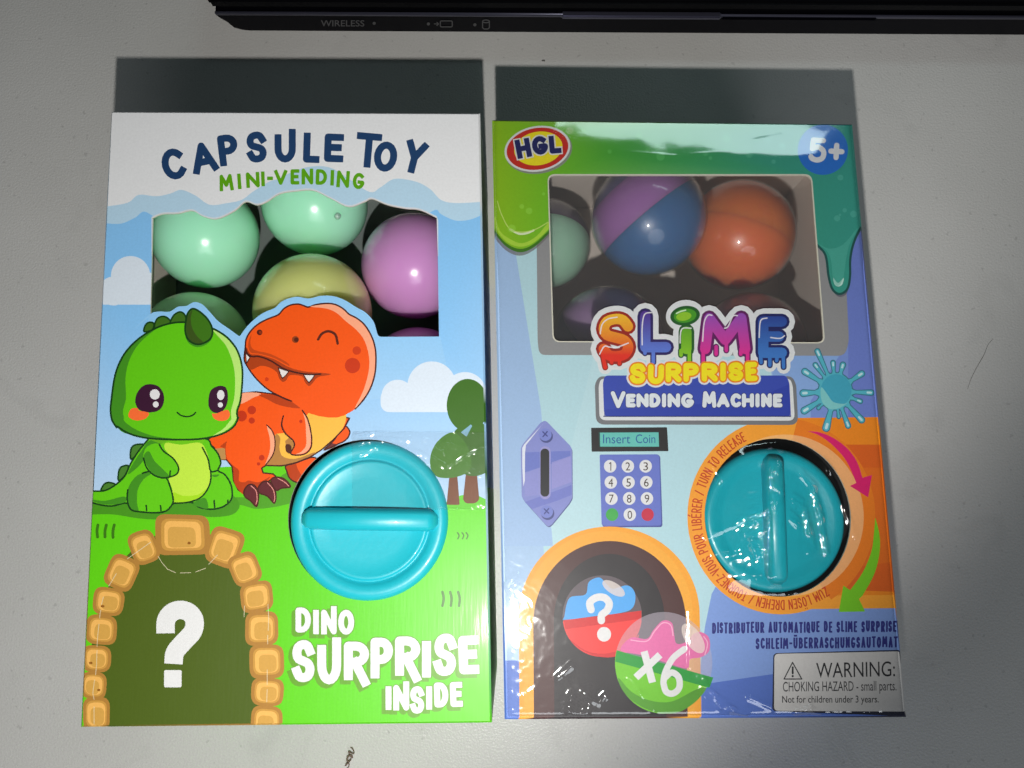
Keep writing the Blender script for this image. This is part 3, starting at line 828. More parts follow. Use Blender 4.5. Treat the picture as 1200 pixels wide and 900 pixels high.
    for dash in ([(330, 180), (345, 205), (368, 232), (400, 246)], [(420, 247), (462, 246)], [(482, 243), (522, 228)], [(535, 212), (570, 175)], [(205, 190), (300, 122)], [(130, 300), (160, 250)], [(108, 345), (100, 375)], [(97, 398), (92, 430)], [(90, 455), (85, 500), (82, 545)], [(82, 560), (80, 620), (76, 660)], [(72, 680), (65, 735), (70, 760)], [(70, 790), (70, 860)], [(775, 375), (778, 430), (776, 480)], [(774, 500), (774, 535)], [(772, 640), (772, 700)], [(772, 720), (770, 770)], [(680, 380), (678, 425)]):
        A.stroke([z6(*dash)], 0.9, rgb(226, 214, 180), .65)
    # grass ticks
    for t in (((95, 805), (88, 850), (92, 895)), ((158, 805), (148, 850), (148, 895)), ((218, 805), (208, 850), (208, 898))):
        A.stroke([catmull(d3(*t), False)], 3.4, rgb(58, 120, 12))
    for t in (((905, 18), (912, 55), (905, 95)), ((948, 18), (956, 55), (952, 95)), ((993, 18), (1002, 55), (998, 95))):
        A.stroke([catmull(z7(*t), False)], 3.2, rgb(62, 120, 16))
    for t in (((884, 508), (892, 522), (886, 538)), ((906, 508), (914, 522), (908, 538)), ((926, 508), (934, 522), (928, 538))):
        A.stroke([catmull(z5(*t), False)], 1.6, rgb(58, 120, 12))
    # lettering
    tallR = lambda f: (lambda u, v: (u, v if u > .5 or v < .6 else v * f))
    navy, gr = rgb(32, 66, 110), rgb(98, 172, 14)
    w = word([('C', 215, 278, 178, 266, -14), ('A', 296, 369, 160, 246, -12), ('P', 374, 430, 138, 226, -7), ('S', 453, 510, 130, 217, -3), ('U', 532, 592, 122, 217, 0, tallR(.8)), ('L', 613, 660, 133, 218, 2), ('E', 672, 727, 136, 216, 2), ('T', 760, 832, 134, 232, 5), ('O', 812, 877, 158, 243, 8), ('Y', 895, 957, 156, 248, 14)], z1, 8.3)
    A.stroke(w, 8.3, navy, cap='square')
    w = word([('M', 376, 416, 250, 297, -5), ('I', 428, 438, 248, 292, -4), ('N', 452, 490, 244, 288, -3), ('I', 495, 504, 242, 284, -2), ('-', 511, 528, 256, 267), ('V', 531, 568, 238, 280, 0), ('E', 577, 602, 236, 279), ('N', 608, 641, 234, 279), ('D', 648, 680, 236, 280, 2), ('I', 690, 699, 238, 282, 2), ('N', 707, 743, 240, 288, 4), ('G', 752, 784, 246, 292, 6)], z1, 4.2)
    A.stroke(w, 4.2, gr, cap='square')
    legR = lambda u, v: (u, v if v > .44 or u < .3 else v * 1.0 - (.46 - v) * .45 * u)
    dino = word([('D', 78, 165, 105, 246), ('I', 176, 211, 118, 256), ('N', 222, 310, 97, 257, 0, tallR(.84)), ('O', 318, 408, 118, 258)], z7, 6.8)
    sur = word([('S', 58, 187, 288, 525), ('U', 200, 335, 272, 537, 0, tallR(.8)), ('R', 350, 494, 297, 515, 0, legR), ('P', 500, 628, 275, 505), ('R', 638, 782, 268, 490, 0, legR), ('I', 788, 842, 293, 500), ('S', 855, 985, 252, 490, 3), ('E', 996, 1110, 264, 480, -2)], z7, 10.6)
    ins = word([('I', 583, 620, 548, 682), ('N', 628, 718, 520, 685, 0, tallR(.84)), ('S', 722, 803, 548, 702), ('I', 815, 845, 548, 680), ('D', 858, 938, 527, 667, -2), ('E', 948, 1018, 524, 664, -2)], z7, 7.0)
    sh = lambda ps: [[(x - 3.6, y + 3.8) for x, y in q] for q in ps]
    L = A.stroke(sh(dino), 9.0, rgb(100, 160, 36), cap='square'); A.stroke(sh(sur), 13.0, None, L=L, cap='square'); A.stroke(sh(ins), 9.2, None, L=L, cap='square')
    A.stroke(dino, 9.0, rgb(100, 160, 36), L=L, cap='square'); A.stroke(sur, 13, None, L=L, cap='square'); A.stroke(ins, 9.2, None, L=L, cap='square')
    wl_ = (.78, .77, .79)
    L = A.stroke(dino, 6.8, wl_, cap='square'); A.stroke(sur, 10.6, None, cap='square', L=L); A.stroke(ins, 7.0, None, cap='square', L=L)
    # the round opening of the dial
    A.poly(ellipse(431, 609, 93.5, 94, n=64), None)
    return A, base

# ------------------------------------------------------------------ artwork of the slime box
def art_slime():
    A = Art()
    q4, q5, q6 = Z(560, 60, 2.4), Z(560, 320, 2.4), Z(570, 590, 2.3077)
    k1, k2, k3, k4, k5 = Z(580, 130, 5.295), Z(800, 130, 4.0913), Z(680, 350, 4.6154), Z(600, 480, 6.0), Z(800, 490, 3.75)
    k6, k7, k8 = Z(590, 610, 3.75), Z(820, 690, 4.6154), Z(920, 400, 8.183)
    base = [(578.6, 142), (997.5, 147), (1060.5, 838.5), (593.6, 841)]
    A.poly([(520, 90), (1130, 90), (1130, 900), (520, 900)], rgb(172, 204, 240))
    A.poly([(612, 270), (650, 270), (900, 270), (905, 500), (905, 640), (850, 690), (838, 845), (606, 845), (640, 690), (628, 500), (596, 300)], rgb(188, 226, 236))
    A.poly([(700, 400), (760, 400), (700, 640), (640, 640)], rgb(200, 232, 240), .5)
    A.poly([(578, 250), (600, 270), (634, 480), (648, 640), (590, 640)], rgb(168, 200, 240))
    A.poly([(905, 240), (1100, 240), (1100, 500), (905, 500)], rgb(140, 176, 232))
    A.poly([(988, 240), (1100, 240), (1100, 500), (994, 500)], rgb(112, 132, 212))
    A.poly([(950, 470), (994, 400), (994, 500), (950, 500)], rgb(124, 150, 220))
    A.poly([(900, 640), (846, 674), (834, 696), (826, 735), (820, 790), (818, 900), (1110, 900), (1110, 640)], rgb(132, 164, 230))
    A.poly([(822, 802), (905, 790), (1110, 775), (1110, 900), (822, 900)], rgb(84, 118, 206))
    A.poly([(585, 774), (610, 774), (610, 826), (632, 826), (632, 900), (585, 900)], rgb(92, 128, 214))
    A.poly([(600, 826), (640, 826), (640, 850), (600, 850)], rgb(92, 128, 214))
    # grey window frame
    A.poly(rpoly([(628, 180), (984, 180), (995, 400), (990, 417), (632, 416), (630, 400)], 26, 6), rgb(150, 150, 152))
    A.poly(q4((67, 560), (165, 545), (165, 640), (70, 640)), rgb(188, 222, 234), .0)
    # slime along the top
    gx = lerp_x([(575, rgb(150, 200, 8)), (640, rgb(120, 196, 24)), (720, rgb(70, 168, 52)), (820, rgb(56, 160, 92)), (900, rgb(52, 156, 130)), (1000, rgb(54, 160, 144))])
    edge_l = catmull(q4((0, 440), (45, 500), (80, 540), (120, 556), (160, 540), (205, 498), (230, 470)), False, 5)
    edge_r = catmull(k2((560, 560), (620, 610), (650, 640), (690, 690), (705, 790), (722, 850), (752, 872), (785, 850), (797, 790), (798, 710), (815, 630), (850, 555), (900, 500)), False, 5)
    A.poly([(x - 1, y + 8) for x, y in edge_l] + [(660, 250), (540, 250)], rgb(118, 112, 112), .8)
    A.poly([(x, y + 4) for x, y in edge_l] + [(660, 250), (540, 250)], rgb(62, 122, 12))
    A.poly([(x + 1, y + 5) for x, y in edge_r] + [(1040, 240), (940, 240)], rgb(96, 92, 110), .8)
    A.stroke([edge_r], 5.5, rgb(22, 84, 80))
    A.poly([(540, 90), (540, 243)] + edge_l + [(680, 216), (930, 216), (930, 262)] + edge_r + [(1060, 240), (1060, 90)], gx)
    A.poly(catmull(q4((48, 460), (62, 505), (90, 528), (125, 540), (165, 520), (200, 480), (200, 498), (160, 536), (122, 550), (84, 538), (52, 500)), True, 4), rgb(178, 222, 60))
    A.stroke([catmull(k1((95, 735), (150, 762), (200, 758), (240, 740)), False)], 2.4, rgb(232, 246, 200))
    A.stroke([catmull(k1((15, 560), (40, 640), (90, 730), (160, 752), (250, 735), (330, 690)), False)], 1.2, rgb(210, 236, 120), .8)
    A.poly(catmull(k2((722, 800), (745, 825), (772, 800), (765, 832), (745, 842), (728, 830)), True, 4), rgb(200, 240, 228))
    A.poly(catmull(k2((640, 630), (700, 660), (770, 640), (840, 560), (800, 640), (782, 720), (770, 800), (745, 840), (722, 810), (712, 720), (690, 670)), True, 4), rgb(86, 186, 168), .5)
    rb = random.Random(11)
    for _ in range(52):
        x, y = rb.uniform(582, 1002), rb.uniform(150, 270)
        if 640 < x < 955 and y > 198: continue
        if 925 < x < 1000 and y < 208: continue
        if x < 680 and 140 < y < 206: continue
        A.poly(ellipse(x, y, rb.uniform(1.5, 5), n=14), (lambda c: (lambda X, Y: tuple(min(1, v * 1.25 + .05) for v in gx(X, Y))))(0), .55)
    # window
    A.poly(rpoly([(641.5, 204), (951.5, 204), (967, 402.5), (647.5, 401)], 9, 6), (.74, .72, .60))
    A.poly(rpoly([(643, 205.5), (950, 205.5), (965.3, 401), (649, 399.6)], 8, 6), None)
    # round brand sign
    (cx, cy), = k1((264, 238))
    A.poly(ellipse(cx + 1.5, cy + 1.5, 39.5, 27, -10, 48), rgb(140, 146, 130)); A.poly(ellipse(cx, cy - .6, 39, 26.6, -10, 48), (.80, .80, .80))
    A.poly(ellipse(cx, cy - .6, 36.4, 24.4, -10, 48), rgb(206, 38, 24)); A.poly(ellipse(cx + 1, cy - 1, 28.6, 19.6, -10, 48), rgb(250, 232, 20))
    hg = word([('H', 130, 222, 172, 292, -11), ('G', 230, 324, 156, 272, -8), ('L', 336, 410, 152, 264, -5)], k1, 6.2)
    A.stroke(hg, 9.2, (.8, .8, .8), cap='square'); A.stroke(hg, 6.2, rgb(26, 30, 96), cap='square')
    A.stroke([ellipse(667.5, 153, 3.3, n=16) + ellipse(667.5, 153, 3.3, n=16)[:1]], .7, rgb(196, 222, 170)); A.stroke(glyph('R', 666, 669.2, 151, 155, .6), .6, rgb(196, 222, 170))
    A.poly(ellipse(*k2((672, 186))[0], 29.5, 29.5, n=40), rgb(36, 116, 214))
    A.stroke(word([('5', 604, 690, 128, 248, 3), ('+', 698, 776, 152, 236, 3)], k2, 6.2), 6.2, (.82, .84, .88))
    # orange dial field
    o1, o2 = rgb(255, 166, 44), rgb(238, 120, 14)
    A.poly([(908, 490), (1100, 488), (1110, 708), (930, 712), (915, 690)], rgb(246, 140, 12))
    A.poly([(960, 521), (1100, 521), (1110, 696), (960, 690)], rgb(226, 98, 10)); A.poly([(985, 548), (1100, 548), (1110, 650), (975, 668)], rgb(232, 110, 10))
    A.poly([(930, 698), (1110, 697), (1110, 712), (930, 714)], o1)
    A.poly(ellipse(915.5, 605, 110, 115, n=72), o1)
    A.poly([(905, 605)] + ellipse(915.5, 605, 110.3, 115.3, n=30, a0=-80, a1=58), rgb(240, 126, 12))
    A.poly(ellipse(922, 604, 90, 95, -12, n=72), rgb(255, 208, 150), .55)
    mg = rgb(224, 12, 108)
    A.poly(catmull(k5((550, 58), (600, 62), (660, 86), (720, 130), (765, 190), (790, 262)), False, 5) + k5((832, 250), (815, 348), (735, 298), (762, 285)) + catmull(k5((762, 282), (720, 190), (660, 120), (600, 76), (550, 58)), False, 5), mg)
    gg = rgb(122, 206, 16)
    A.poly(catmull(k5((848, 440), (866, 520), (864, 600), (840, 690), (790, 780)), False, 5) + k5((775, 795), (802, 850), (686, 852), (706, 736), (735, 755)) + catmull(k5((735, 757), (790, 680), (828, 590), (840, 510), (846, 440)), False, 5), gg)
    A.polys([k5((676, 262), (690, 268), (700, 290), (690, 292))], mg, .0)
    # circular text
    txt = 'ZUM L\u00d6SEN DREHEN / TOURNEZ-VOUS POUR LIB\u00c9RER / TURN TO RELEASE'
    wd = {'I': .35, ' ': .55, '/': .8, '-': .7, 'M': 1.25, 'N': 1.0, 'L': .8, 'E': .85, 'S': .9, 'T': .9, 'J': .8}
    tot = sum(wd.get(c, 1) for c in txt) + .28 * len(txt)
    ang0, ang1 = -57.0, -245.0
    pos = 0; paths = []
    for c in txt:
        wv = wd.get(c, 1)
        a = math.radians(ang0 + (ang1 - ang0) * (pos + wv / 2) / tot)
        pos += wv + .28
        if c == ' ': continue
        rx, ry = 99.5, 104
        X, Y = 915.5 + rx * math.cos(a), 605 - ry * math.sin(a)
        un = 5.0
        w_ = max(wv * un, 1.5)
        paths += glyph(c, X - w_ / 2, X + w_ / 2, Y - 6.0, Y + 6.0, 1.4, 90 - math.degrees(a))
    A.stroke(paths, 1.5, rgb(206, 64, 14))
    # splash
    sp = [(-110, 160, 35, -2), (0, 0, 0, 0)]
    ctr = (482, 480)
    arms = [((310, 95), 20), ((290, 225), 17), ((190, 290), 26), ((175, 497), 28), ((185, 665), 28), ((395, 830), 30), ((605, 810), 20), ((735, 755), 24), ((722, 575), 17), ((825, 492), 22), ((735, 310), 24), ((555, 225), 22), ((460, 205), 18), ((515, 725), 12), ((320, 640), 12)]
    def splash(grow, col, alpha=1):
        L = A.layer(col, alpha)
        A.face([(x, y) for x, y in ellipse(*k8(ctr)[0], 160 / 8.183 + grow, 175 / 8.183 + grow, n=36)], L)
        for (ax, ay), r in arms:
            (bx, by), (ex, ey) = k8(ctr, (ax, ay))
            d = math.hypot(ex - bx, ey - by); ux, uy = (ex - bx) / d, (ey - by) / d
            s0 = 17
            hw, he = r / 8.183 * .95 + grow, r / 8.183 * .72 + grow
            A.face(ellipse(ex, ey, r / 8.183 + grow, n=16), L)
            A.face([(bx + ux * s0 - uy * hw * 1.5, by + uy * s0 + ux * hw * 1.5), (bx + ux * (s0 + 7) - uy * he * .8, by + uy * (s0 + 7) + ux * he * .8), (ex - uy * r / 8.183 - uy * grow, ey + ux * r / 8.183 + ux * grow), (ex + uy * r / 8.183 + uy * grow, ey - ux * r / 8.183 - ux * grow), (bx + ux * (s0 + 7) + uy * he * .8, by + uy * (s0 + 7) - ux * he * .8), (bx + ux * s0 + uy * hw * 1.5, by + uy * s0 - ux * hw * 1.5)], L)
    splash(1.3, rgb(52, 122, 140)); splash(0, rgb(84, 186, 206))
    A.poly(ellipse(*k8((490, 470))[0], 18, 19, n=32), rgb(62, 168, 196))
    A.poly(catmull(k8((340, 500), (360, 590), (430, 650), (520, 640), (600, 590), (560, 600), (460, 580), (400, 500), (350, 440)), True, 4), rgb(130, 206, 208))
    for (ax, ay), r in arms[:13]:
        (ex, ey), (bx, by) = k8((ax, ay), ctr)
        A.stroke([[(ex, ey), (ex + (bx - ex) * .1, ey + (by - ey) * .1)]], r / 8.183 * .9, rgb(210, 240, 246), .85)
    # name plate
    A.poly(rpoly([(702, 441), (928, 441), (933, 450), (935.5, 498), (698.5, 497.5), (697, 450)], 10), rgb(122, 124, 128))
    slime = word([('S', 96, 290, 82, 340), ('L', 324, 492, 66, 290), ('I', 534, 614, 150, 300), ('M', 648, 920, 78, 300), ('E', 962, 1118, 96, 320)], k3, 12)
    dots = ellipse(*k3((567, 92))[0], 11.0, 6.2, -8, 28)
    drips = [((120, 300), (135, 372)), ((165, 320), (170, 345)), ((210, 320), (212, 350)), ((395, 260), (395, 345)), ((350, 270), (350, 295)), ((590, 280), (590, 350)), ((545, 280), (545, 305)), ((665, 260), (665, 345)), ((735, 260), (735, 300)), ((790, 210), (790, 280)), ((905, 280), (905, 335)), ((870, 270), (868, 300)), ((975, 300), (978, 345)), ((1025, 310), (1025, 360)), ((1065, 310), (1062, 335)), ((1098, 310), (1100, 370))]
    dr = [k3(*d) for d in drips]
    plate = rpoly([(704, 444), (926, 444), (929, 452), (931.5, 493), (702.5, 492.5), (701.5, 452)], 8)
    sur = word([('S', 268, 354, 350, 460, 4), ('U', 366, 452, 356, 462, 2), ('R', 462, 548, 348, 452), ('P', 558, 642, 348, 450), ('R', 656, 744, 348, 448), ('I', 752, 792, 346, 446), ('S', 800, 882, 344, 446), ('E', 893, 958, 342, 446, -2)], k3, 6.4)
    wht = (.80, .82, .84)
    L = A.layer(wht)
    A.face(plate, L)
    A.stroke(slime, 31, None, L=L); A.face([(x, y) for x, y in ellipse(*k3((567, 92))[0], 22.5, 18.5, -8, 36)], L); A.stroke(dr, 16, None, L=L)
    A.polys([plate], wht)
    A.poly(rpoly([(709, 440), (921, 440), (925, 448), (927, 488.5), (708, 488.5), (706.5, 448)], 7), rgb(54, 76, 182))
    A.poly([(880, 470), (925, 450), (927, 488), (708, 488), (708, 480)], rgb(40, 62, 172), .8); A.poly([(707, 487.3), (927, 487.3), (927, 488.5), (707, 488.5)], rgb(24, 40, 110))
    A.stroke(slime, 31, wht); A.polys([ellipse(*k3((567, 92))[0], 22.5, 18.5, -8, 36)], wht); A.stroke(dr, 15, wht)
    A.stroke(sur, 14.5, wht)
    def S(i0, i1): return slime[i0:i1]
    # letters of the big word: dark outline, then graded fill, then bright line
    n = [len(GL[c]) for c in 'SLIME']; off = [sum(n[:i]) for i in range(6)]
    inks = [(rgb(160, 28, 10), rgb(255, 200, 40), rgb(236, 40, 14)), (rgb(42, 22, 96), rgb(84, 44, 150), rgb(96, 130, 226)), (rgb(22, 92, 28), rgb(60, 150, 32), rgb(140, 206, 30)), (rgb(100, 14, 96), rgb(150, 80, 190), rgb(230, 40, 150)), (rgb(20, 26, 96), rgb(34, 56, 150), rgb(60, 124, 206))]
    dl = [dr[0:3], dr[3:5], dr[5:7], dr[7:12], dr[12:16]]
    for i, (dk, c0, c1) in enumerate(inks):
        g = slime[off[i]:off[i + 1]]
        L = A.stroke(g, 18.5, dk); A.stroke(dl[i], 7.2, None, L=L)
        if i == 2: A.face(ellipse(*k3((567, 92))[0], 17.5, 11.5, -8, 32), L)
    for i, (dk, c0, c1) in enumerate(inks):
        g = slime[off[i]:off[i + 1]]
        L = A.stroke(g, 12.2, lerp_y(366, c0, 416, c1)); A.stroke(dl[i], 4.2, None, L=L)
        if i == 2:
            A.poly(ellipse(*k3((567, 92))[0], 13.4, 8.2, -8, 32), rgb(70, 160, 30)); A.poly(ellipse(*k3((560, 96))[0], 9, 5, -8, 32), rgb(150, 206, 40)); A.stroke([k3((520, 80), (545, 68), (570, 62))], 1.6, rgb(220, 245, 210))
    for hl in (((108, 190), (118, 140), (150, 110), (200, 100)), ((105, 300), (130, 258), (160, 262), (200, 262), (260, 240)), ((335, 250), (335, 150), (348, 85), (385, 75)), ((540, 240), (548, 165), (600, 160)), ((662, 230), (670, 130), (690, 90), (712, 90)), ((780, 160), (800, 150), (825, 95), (850, 92)), ((968, 210), (975, 120), (1010, 105)), ((1030, 210), (1080, 215), (1105, 200)), ((430, 210), (470, 205))):
        A.stroke([catmull(k3(*hl), False, 4)], 1.5, rgb(244, 240, 246), .85)
    A.stroke(sur, 10.2, rgb(246, 140, 10)); A.stroke(sur, 6.4, rgb(255, 236, 10))
    vm = word([('V', 165, 245, 500, 592), ('E', 247, 300, 514, 588), ('N', 304, 370, 512, 588), ('D', 374, 434, 512, 588), ('I', 440, 466, 512, 588), ('N', 472, 540, 512, 588), ('G', 545, 612, 512, 590), ('M', 660, 736, 500, 590), ('A', 738, 808, 512, 588), ('C', 812, 870, 512, 588), ('H', 874, 940, 512, 588), ('I', 945, 972, 512, 588), ('N', 978, 1036, 512, 588), ('E', 1042, 1094, 514, 588)], k3, 4.9)
    A.stroke(vm, 6.4, rgb(28, 40, 120)); A.stroke(vm, 4.9, (.80, .85, .90))
    # coin slot plate
    hexa = k4((228, 78), (245, 84), (410, 255), (422, 280), (424, 620), (405, 655), (280, 808), (258, 822), (240, 812), (85, 640), (68, 610), (62, 270), (75, 245), (200, 92))
    A.poly([(x + .6, y + 1.2) for x, y in rpoly(hexa, 2)], rgb(84, 92, 150)); A.poly(rpoly(hexa, 2), rgb(138, 146, 214))
    A.poly(k4((85, 300), (410, 290), (412, 330), (280, 380), (95, 440), (80, 420)), rgb(112, 126, 206))
    A.poly(k4((85, 450), (200, 405), (200, 600), (90, 610)), rgb(150, 152, 218), .7); A.poly(k4((280, 370), (412, 325), (418, 510), (280, 560)), rgb(160, 156, 220), .7)
    A.poly(k4((90, 650), (418, 530), (420, 600), (320, 640), (140, 700)), rgb(112, 122, 204), .8)
    A.poly(k4((222, 95), (200, 120), (98, 250), (92, 300), (90, 500), (80, 540), (72, 400), (72, 270), (85, 245)), rgb(232, 236, 250))
    A.poly(rrect(*k4((196, 258))[0], *k4((272, 630))[0], 6), rgb(160, 158, 216)); A.poly(rrect(*k4((200, 274))[0], *k4((262, 612))[0], 5), rgb(26, 26, 32))
    for sx, sy in ((236, 178), (246, 720)):
        (x, y), = k4((sx, sy))
        A.poly(ellipse(x + .8, y + 1.6, 7.8, n=28), rgb(72, 80, 140)); A.poly(ellipse(x - .3, y - .4, 7.4, n=28), rgb(126, 138, 214))
        A.stroke([[(x - 3.2, y - 3.6), (x + 2, y + 1.4)], [(x + 2, y - 4), (x - 3, y + 2)]], 1.5, rgb(60, 68, 140))
    # display and keypad
    A.poly(rpoly(k4((556, 128), (1090, 124), (1100, 292), (560, 296)), 1), rgb(32, 30, 32)); A.poly(k4((608, 158), (1030, 156), (1036, 264), (614, 264)), rgb(30, 70, 66)); A.poly(k4((618, 162), (1030, 160), (1034, 260), (620, 260)), rgb(104, 200, 190))
    tl = A.layer(rgb(36, 96, 160))
    ic = font_tris('Insert', *[v for v in (k4((640, 0))[0][0], k4((832, 0))[0][0], k4((0, 174))[0][1], k4((0, 238))[0][1])], 0) + font_tris('Coin', k4((870, 0))[0][0], k4((1008, 0))[0][0], k4((0, 174))[0][1], k4((0, 236))[0][1], 0)
    for t in ic: A.face(t, tl)
    A.poly(rpoly(k4((616, 316), (1024, 314), (1042, 330), (1058, 812), (1050, 826), (650, 828), (634, 815)), 2), rgb(70, 82, 160)); A.poly(rpoly(k4((616, 316), (1022, 314), (1036, 330), (1050, 806), (1040, 816), (646, 818), (630, 808)), 2), rgb(106, 122, 208))
    dl_ = A.layer(rgb(52, 40, 40))
    digs = []
    for r, row in enumerate(('123', '456', '789', ' 0 ')):
        for c, ch in enumerate(row):
            (x, y), = k4((690 + c * 125 + r * 4.5, 398 + r * 113.5))
            A.poly(ellipse(x, y, 7.3, 7.5, n=28), (.82, .82, .84) if ch != ' ' else (rgb(62, 176, 76) if c == 0 else rgb(206, 40, 72)))
            if ch != ' ': digs.append((ch, x + (.5 if ch == '1' else 0), y))
    dl_ = A.layer(rgb(62, 46, 40))
    for ch, x, y in digs:
        hw = 1.4 if ch == '1' else 2.7
        if ch == '1':
            A.stroke([[(x - 1.4, y - 3.2), (x + .3, y - 4.4), (x + .3, y + 4.8)]], 1.1, None, L=dl_); continue
        for t in font_tris(ch, x - hw, x + hw, y - 4.6, y + 5.0): A.face(t, dl_)
    # chute
    arch = lambda x0, x1, yt, r: ellipse((x0 + x1) / 2, yt + r, (x1 - x0) / 2, r, n=40, a0=180, a1=360) + [(x1 + 3, 900), (x0 + 1, 900)]
    A.poly(arch(608, 820, 617, 104), rgb(255, 172, 48)); A.poly(arch(614, 812, 622, 100), rgb(255, 182, 62), .6)
    A.poly(arch(625, 804, 634, 96), rgb(74, 36, 36)); A.poly(arch(649, 779, 649, 78), rgb(34, 28, 34))
    A.poly([(560, 842), (620, 842), (620, 900), (560, 900)], rgb(255, 172, 48), .0)
    # two drawn capsules
    (x, y), = k6((434, 420)); r = 46.5
    L0 = A.poly(ellipse(x, y, r, 47.8, n=56), rgb(96, 84, 92))
    A.poly(catmull(k6((268, 420), (290, 340), (360, 325), (375, 270), (420, 250), (450, 275), (480, 300), (545, 285), (578, 320), (570, 380), (520, 405), (400, 420), (272, 436)), True, 5), rgb(78, 172, 246))
    A.poly(k6((265, 438), (606, 396), (606, 436)) + ellipse(x, y, r, 47.8, n=26, a0=8, a1=172), rgb(248, 54, 52))
    A.poly(k6((265, 438), (606, 396), (606, 432), (272, 478)), rgb(216, 26, 30)); A.poly(catmull(k6((290, 520), (360, 570), (440, 585), (530, 560), (596, 500), (560, 570), (480, 600), (400, 594), (330, 560)), True, 4), rgb(214, 32, 40))
    A.poly(ellipse(*k6((484, 298))[0], 15, 6.6, 32, 28), rgb(226, 214, 210), .8)
    A.stroke([catmull(k6((385, 392), (380, 360), (410, 338), (445, 340), (465, 365), (455, 395), (432, 415), (430, 440)), False, 5)], 8.6, (.82, .81, .82)); A.poly(ellipse(*k6((442, 500))[0], 8.2, 8.6, n=28), (.82, .81, .82))
    (x, y), = k6((704, 625))
    A.poly(ellipse(x, y, 57, 59.5, n=60), rgb(196, 186, 200), .42)
    A.poly(catmull(k6((515, 570), (560, 515), (630, 520), (660, 480), (700, 440), (740, 450), (750, 500), (760, 540), (800, 535), (850, 490), (900, 510), (905, 570), (870, 600), (820, 610), (805, 650), (700, 620), (600, 590)), True, 5), rgb(236, 116, 176))
    A.stroke([catmull(k6((560, 525), (630, 530), (665, 485), (700, 450), (735, 460), (745, 505)), False, 5), catmull(k6((880, 510), (897, 540), (885, 590)), False, 5)], 1.3, rgb(250, 176, 212))
    A.poly(k6((497, 570), (922, 690), (870, 770)) + ellipse(x, y, 57, 59.5, n=26, a0=35, a1=195), rgb(116, 204, 36))
    A.poly(k6((497, 570), (922, 690), (905, 735), (492, 620)), rgb(30, 158, 56)); A.poly(catmull(k6((505, 690), (560, 750), (640, 790), (740, 795), (850, 740), (890, 740), (840, 800), (760, 845), (660, 840), (570, 795), (520, 740)), True, 4), rgb(84, 160, 34))
    A.poly(ellipse(*k6((834, 518))[0], 20, 9.5, 56, 30), rgb(240, 222, 214), .7)
    A.stroke([k6((618, 575), (655, 712)), k6((688, 590), (582, 690))], 8.4, (.83, .82, .83), cap='butt')
    A.stroke([catmull(k6((795, 565), (745, 605), (712, 665), (703, 710)), False, 5), catmull(k6((703, 715), (715, 752), (745, 760), (772, 735), (770, 690), (740, 668), (710, 690)), False, 5)], 7.4, (.83, .82, .83), cap='round')
    # two lines of small capitals
    def line(t, x0, x1, y0, y1, col, w, slope=0.0):
        tot = sum(wd.get(c, 1) for c in t) + .24 * (len(t) - 1)
        u = (x1 - x0) / tot; X = x0; ps = []
        for i, c in enumerate(t):
            wv = wd.get(c, 1) * u
            dy = rb.uniform(-.5, .5) + slope * (X - x0)
            if c != ' ': ps += glyph(c, X, X + max(wv, w), y0 + dy, y1 + dy, w)
            X += wv + .24 * u
        A.stroke(ps, w, col, cap='square')
    line('DISTRIBUTEUR AUTOMATIQUE DE SLIME SURPRISE', 834.5, 1050.5, 729.5, 742.5, rgb(34, 38, 128), 2.2, -.011)
    line('SCHLEIM-\u00dcBERRASCHUNGSAUTOMAT', 885.5, 1052, 747.5, 760.5, rgb(34, 38, 128), 2.2, -.011)
    # warning label
    A.poly(rpoly(k7((398, 348), (1092, 330), (1128, 690), (392, 662)), 5), rgb(20, 24, 52)); A.poly(rpoly(k7((404, 352), (1086, 338), (1120, 664), (402, 660)), 5), (.74, .72, .71))
    ink = rgb(30, 28, 34)
    A.stroke([k7((502, 398), (552, 488), (456, 488), (502, 398))], 1.3, ink); A.stroke([k7((503, 424), (503, 458))], 2.2, ink); A.poly(ellipse(*k7((503, 472))[0], 1.3, n=12), ink)
    L = A.layer(ink)
    def ft(t, x0, x1, y0, y1, rot=0, bold=0):
        (a, b), (c, d) = k7((x0, y0), (x1, y1))
        for tr in font_tris(t, a, c, b, d, rot, bold): A.face(tr, L)
    ft('WARNING:', 630, 1056, 396, 478, -1.2); ft('CHOKING HAZARD - small parts.', 450, 1064, 500, 570, -0.6); ft('Not for children under 3 years.', 446, 968, 578, 628, -0.2, .006)
    # round opening of the dial
    A.poly(rpoly(ellipse(911.5, 606.5, 85.5, 93, -10, n=64), .3, 1), None)
    return A, base

# ------------------------------------------------------------------ the two boxes
m_cardL = print_mat('printed_card_satin', 0.45, 0.16, 0.10)
m_cardR = print_mat('printed_card_matt', 0.5, 0.06, 0.03)
m_dial = plain('turquoise_plastic', rgb(34, 188, 204), 0.36, 0.08, noise=0.10, nscale=500)
m_dial2 = plain('dark_turquoise_plastic', rgb(12, 168, 184), 0.34, 0.1, noise=0.10, nscale=500)
m_acet = film_mat('clear_window_film', 0.9, 0.03, 60, 0.05)
m_wrap = film_mat('shrink_wrap', 4.0, 0.06, 260, 0.010, haze=0.008)
m_seal = film_mat('clear_seal', 1.6, 0.08, 220, 0.10, haze=0.02)
m_dark = plain('dial_housing', (0.012, 0.012, 0.013), 0.6)

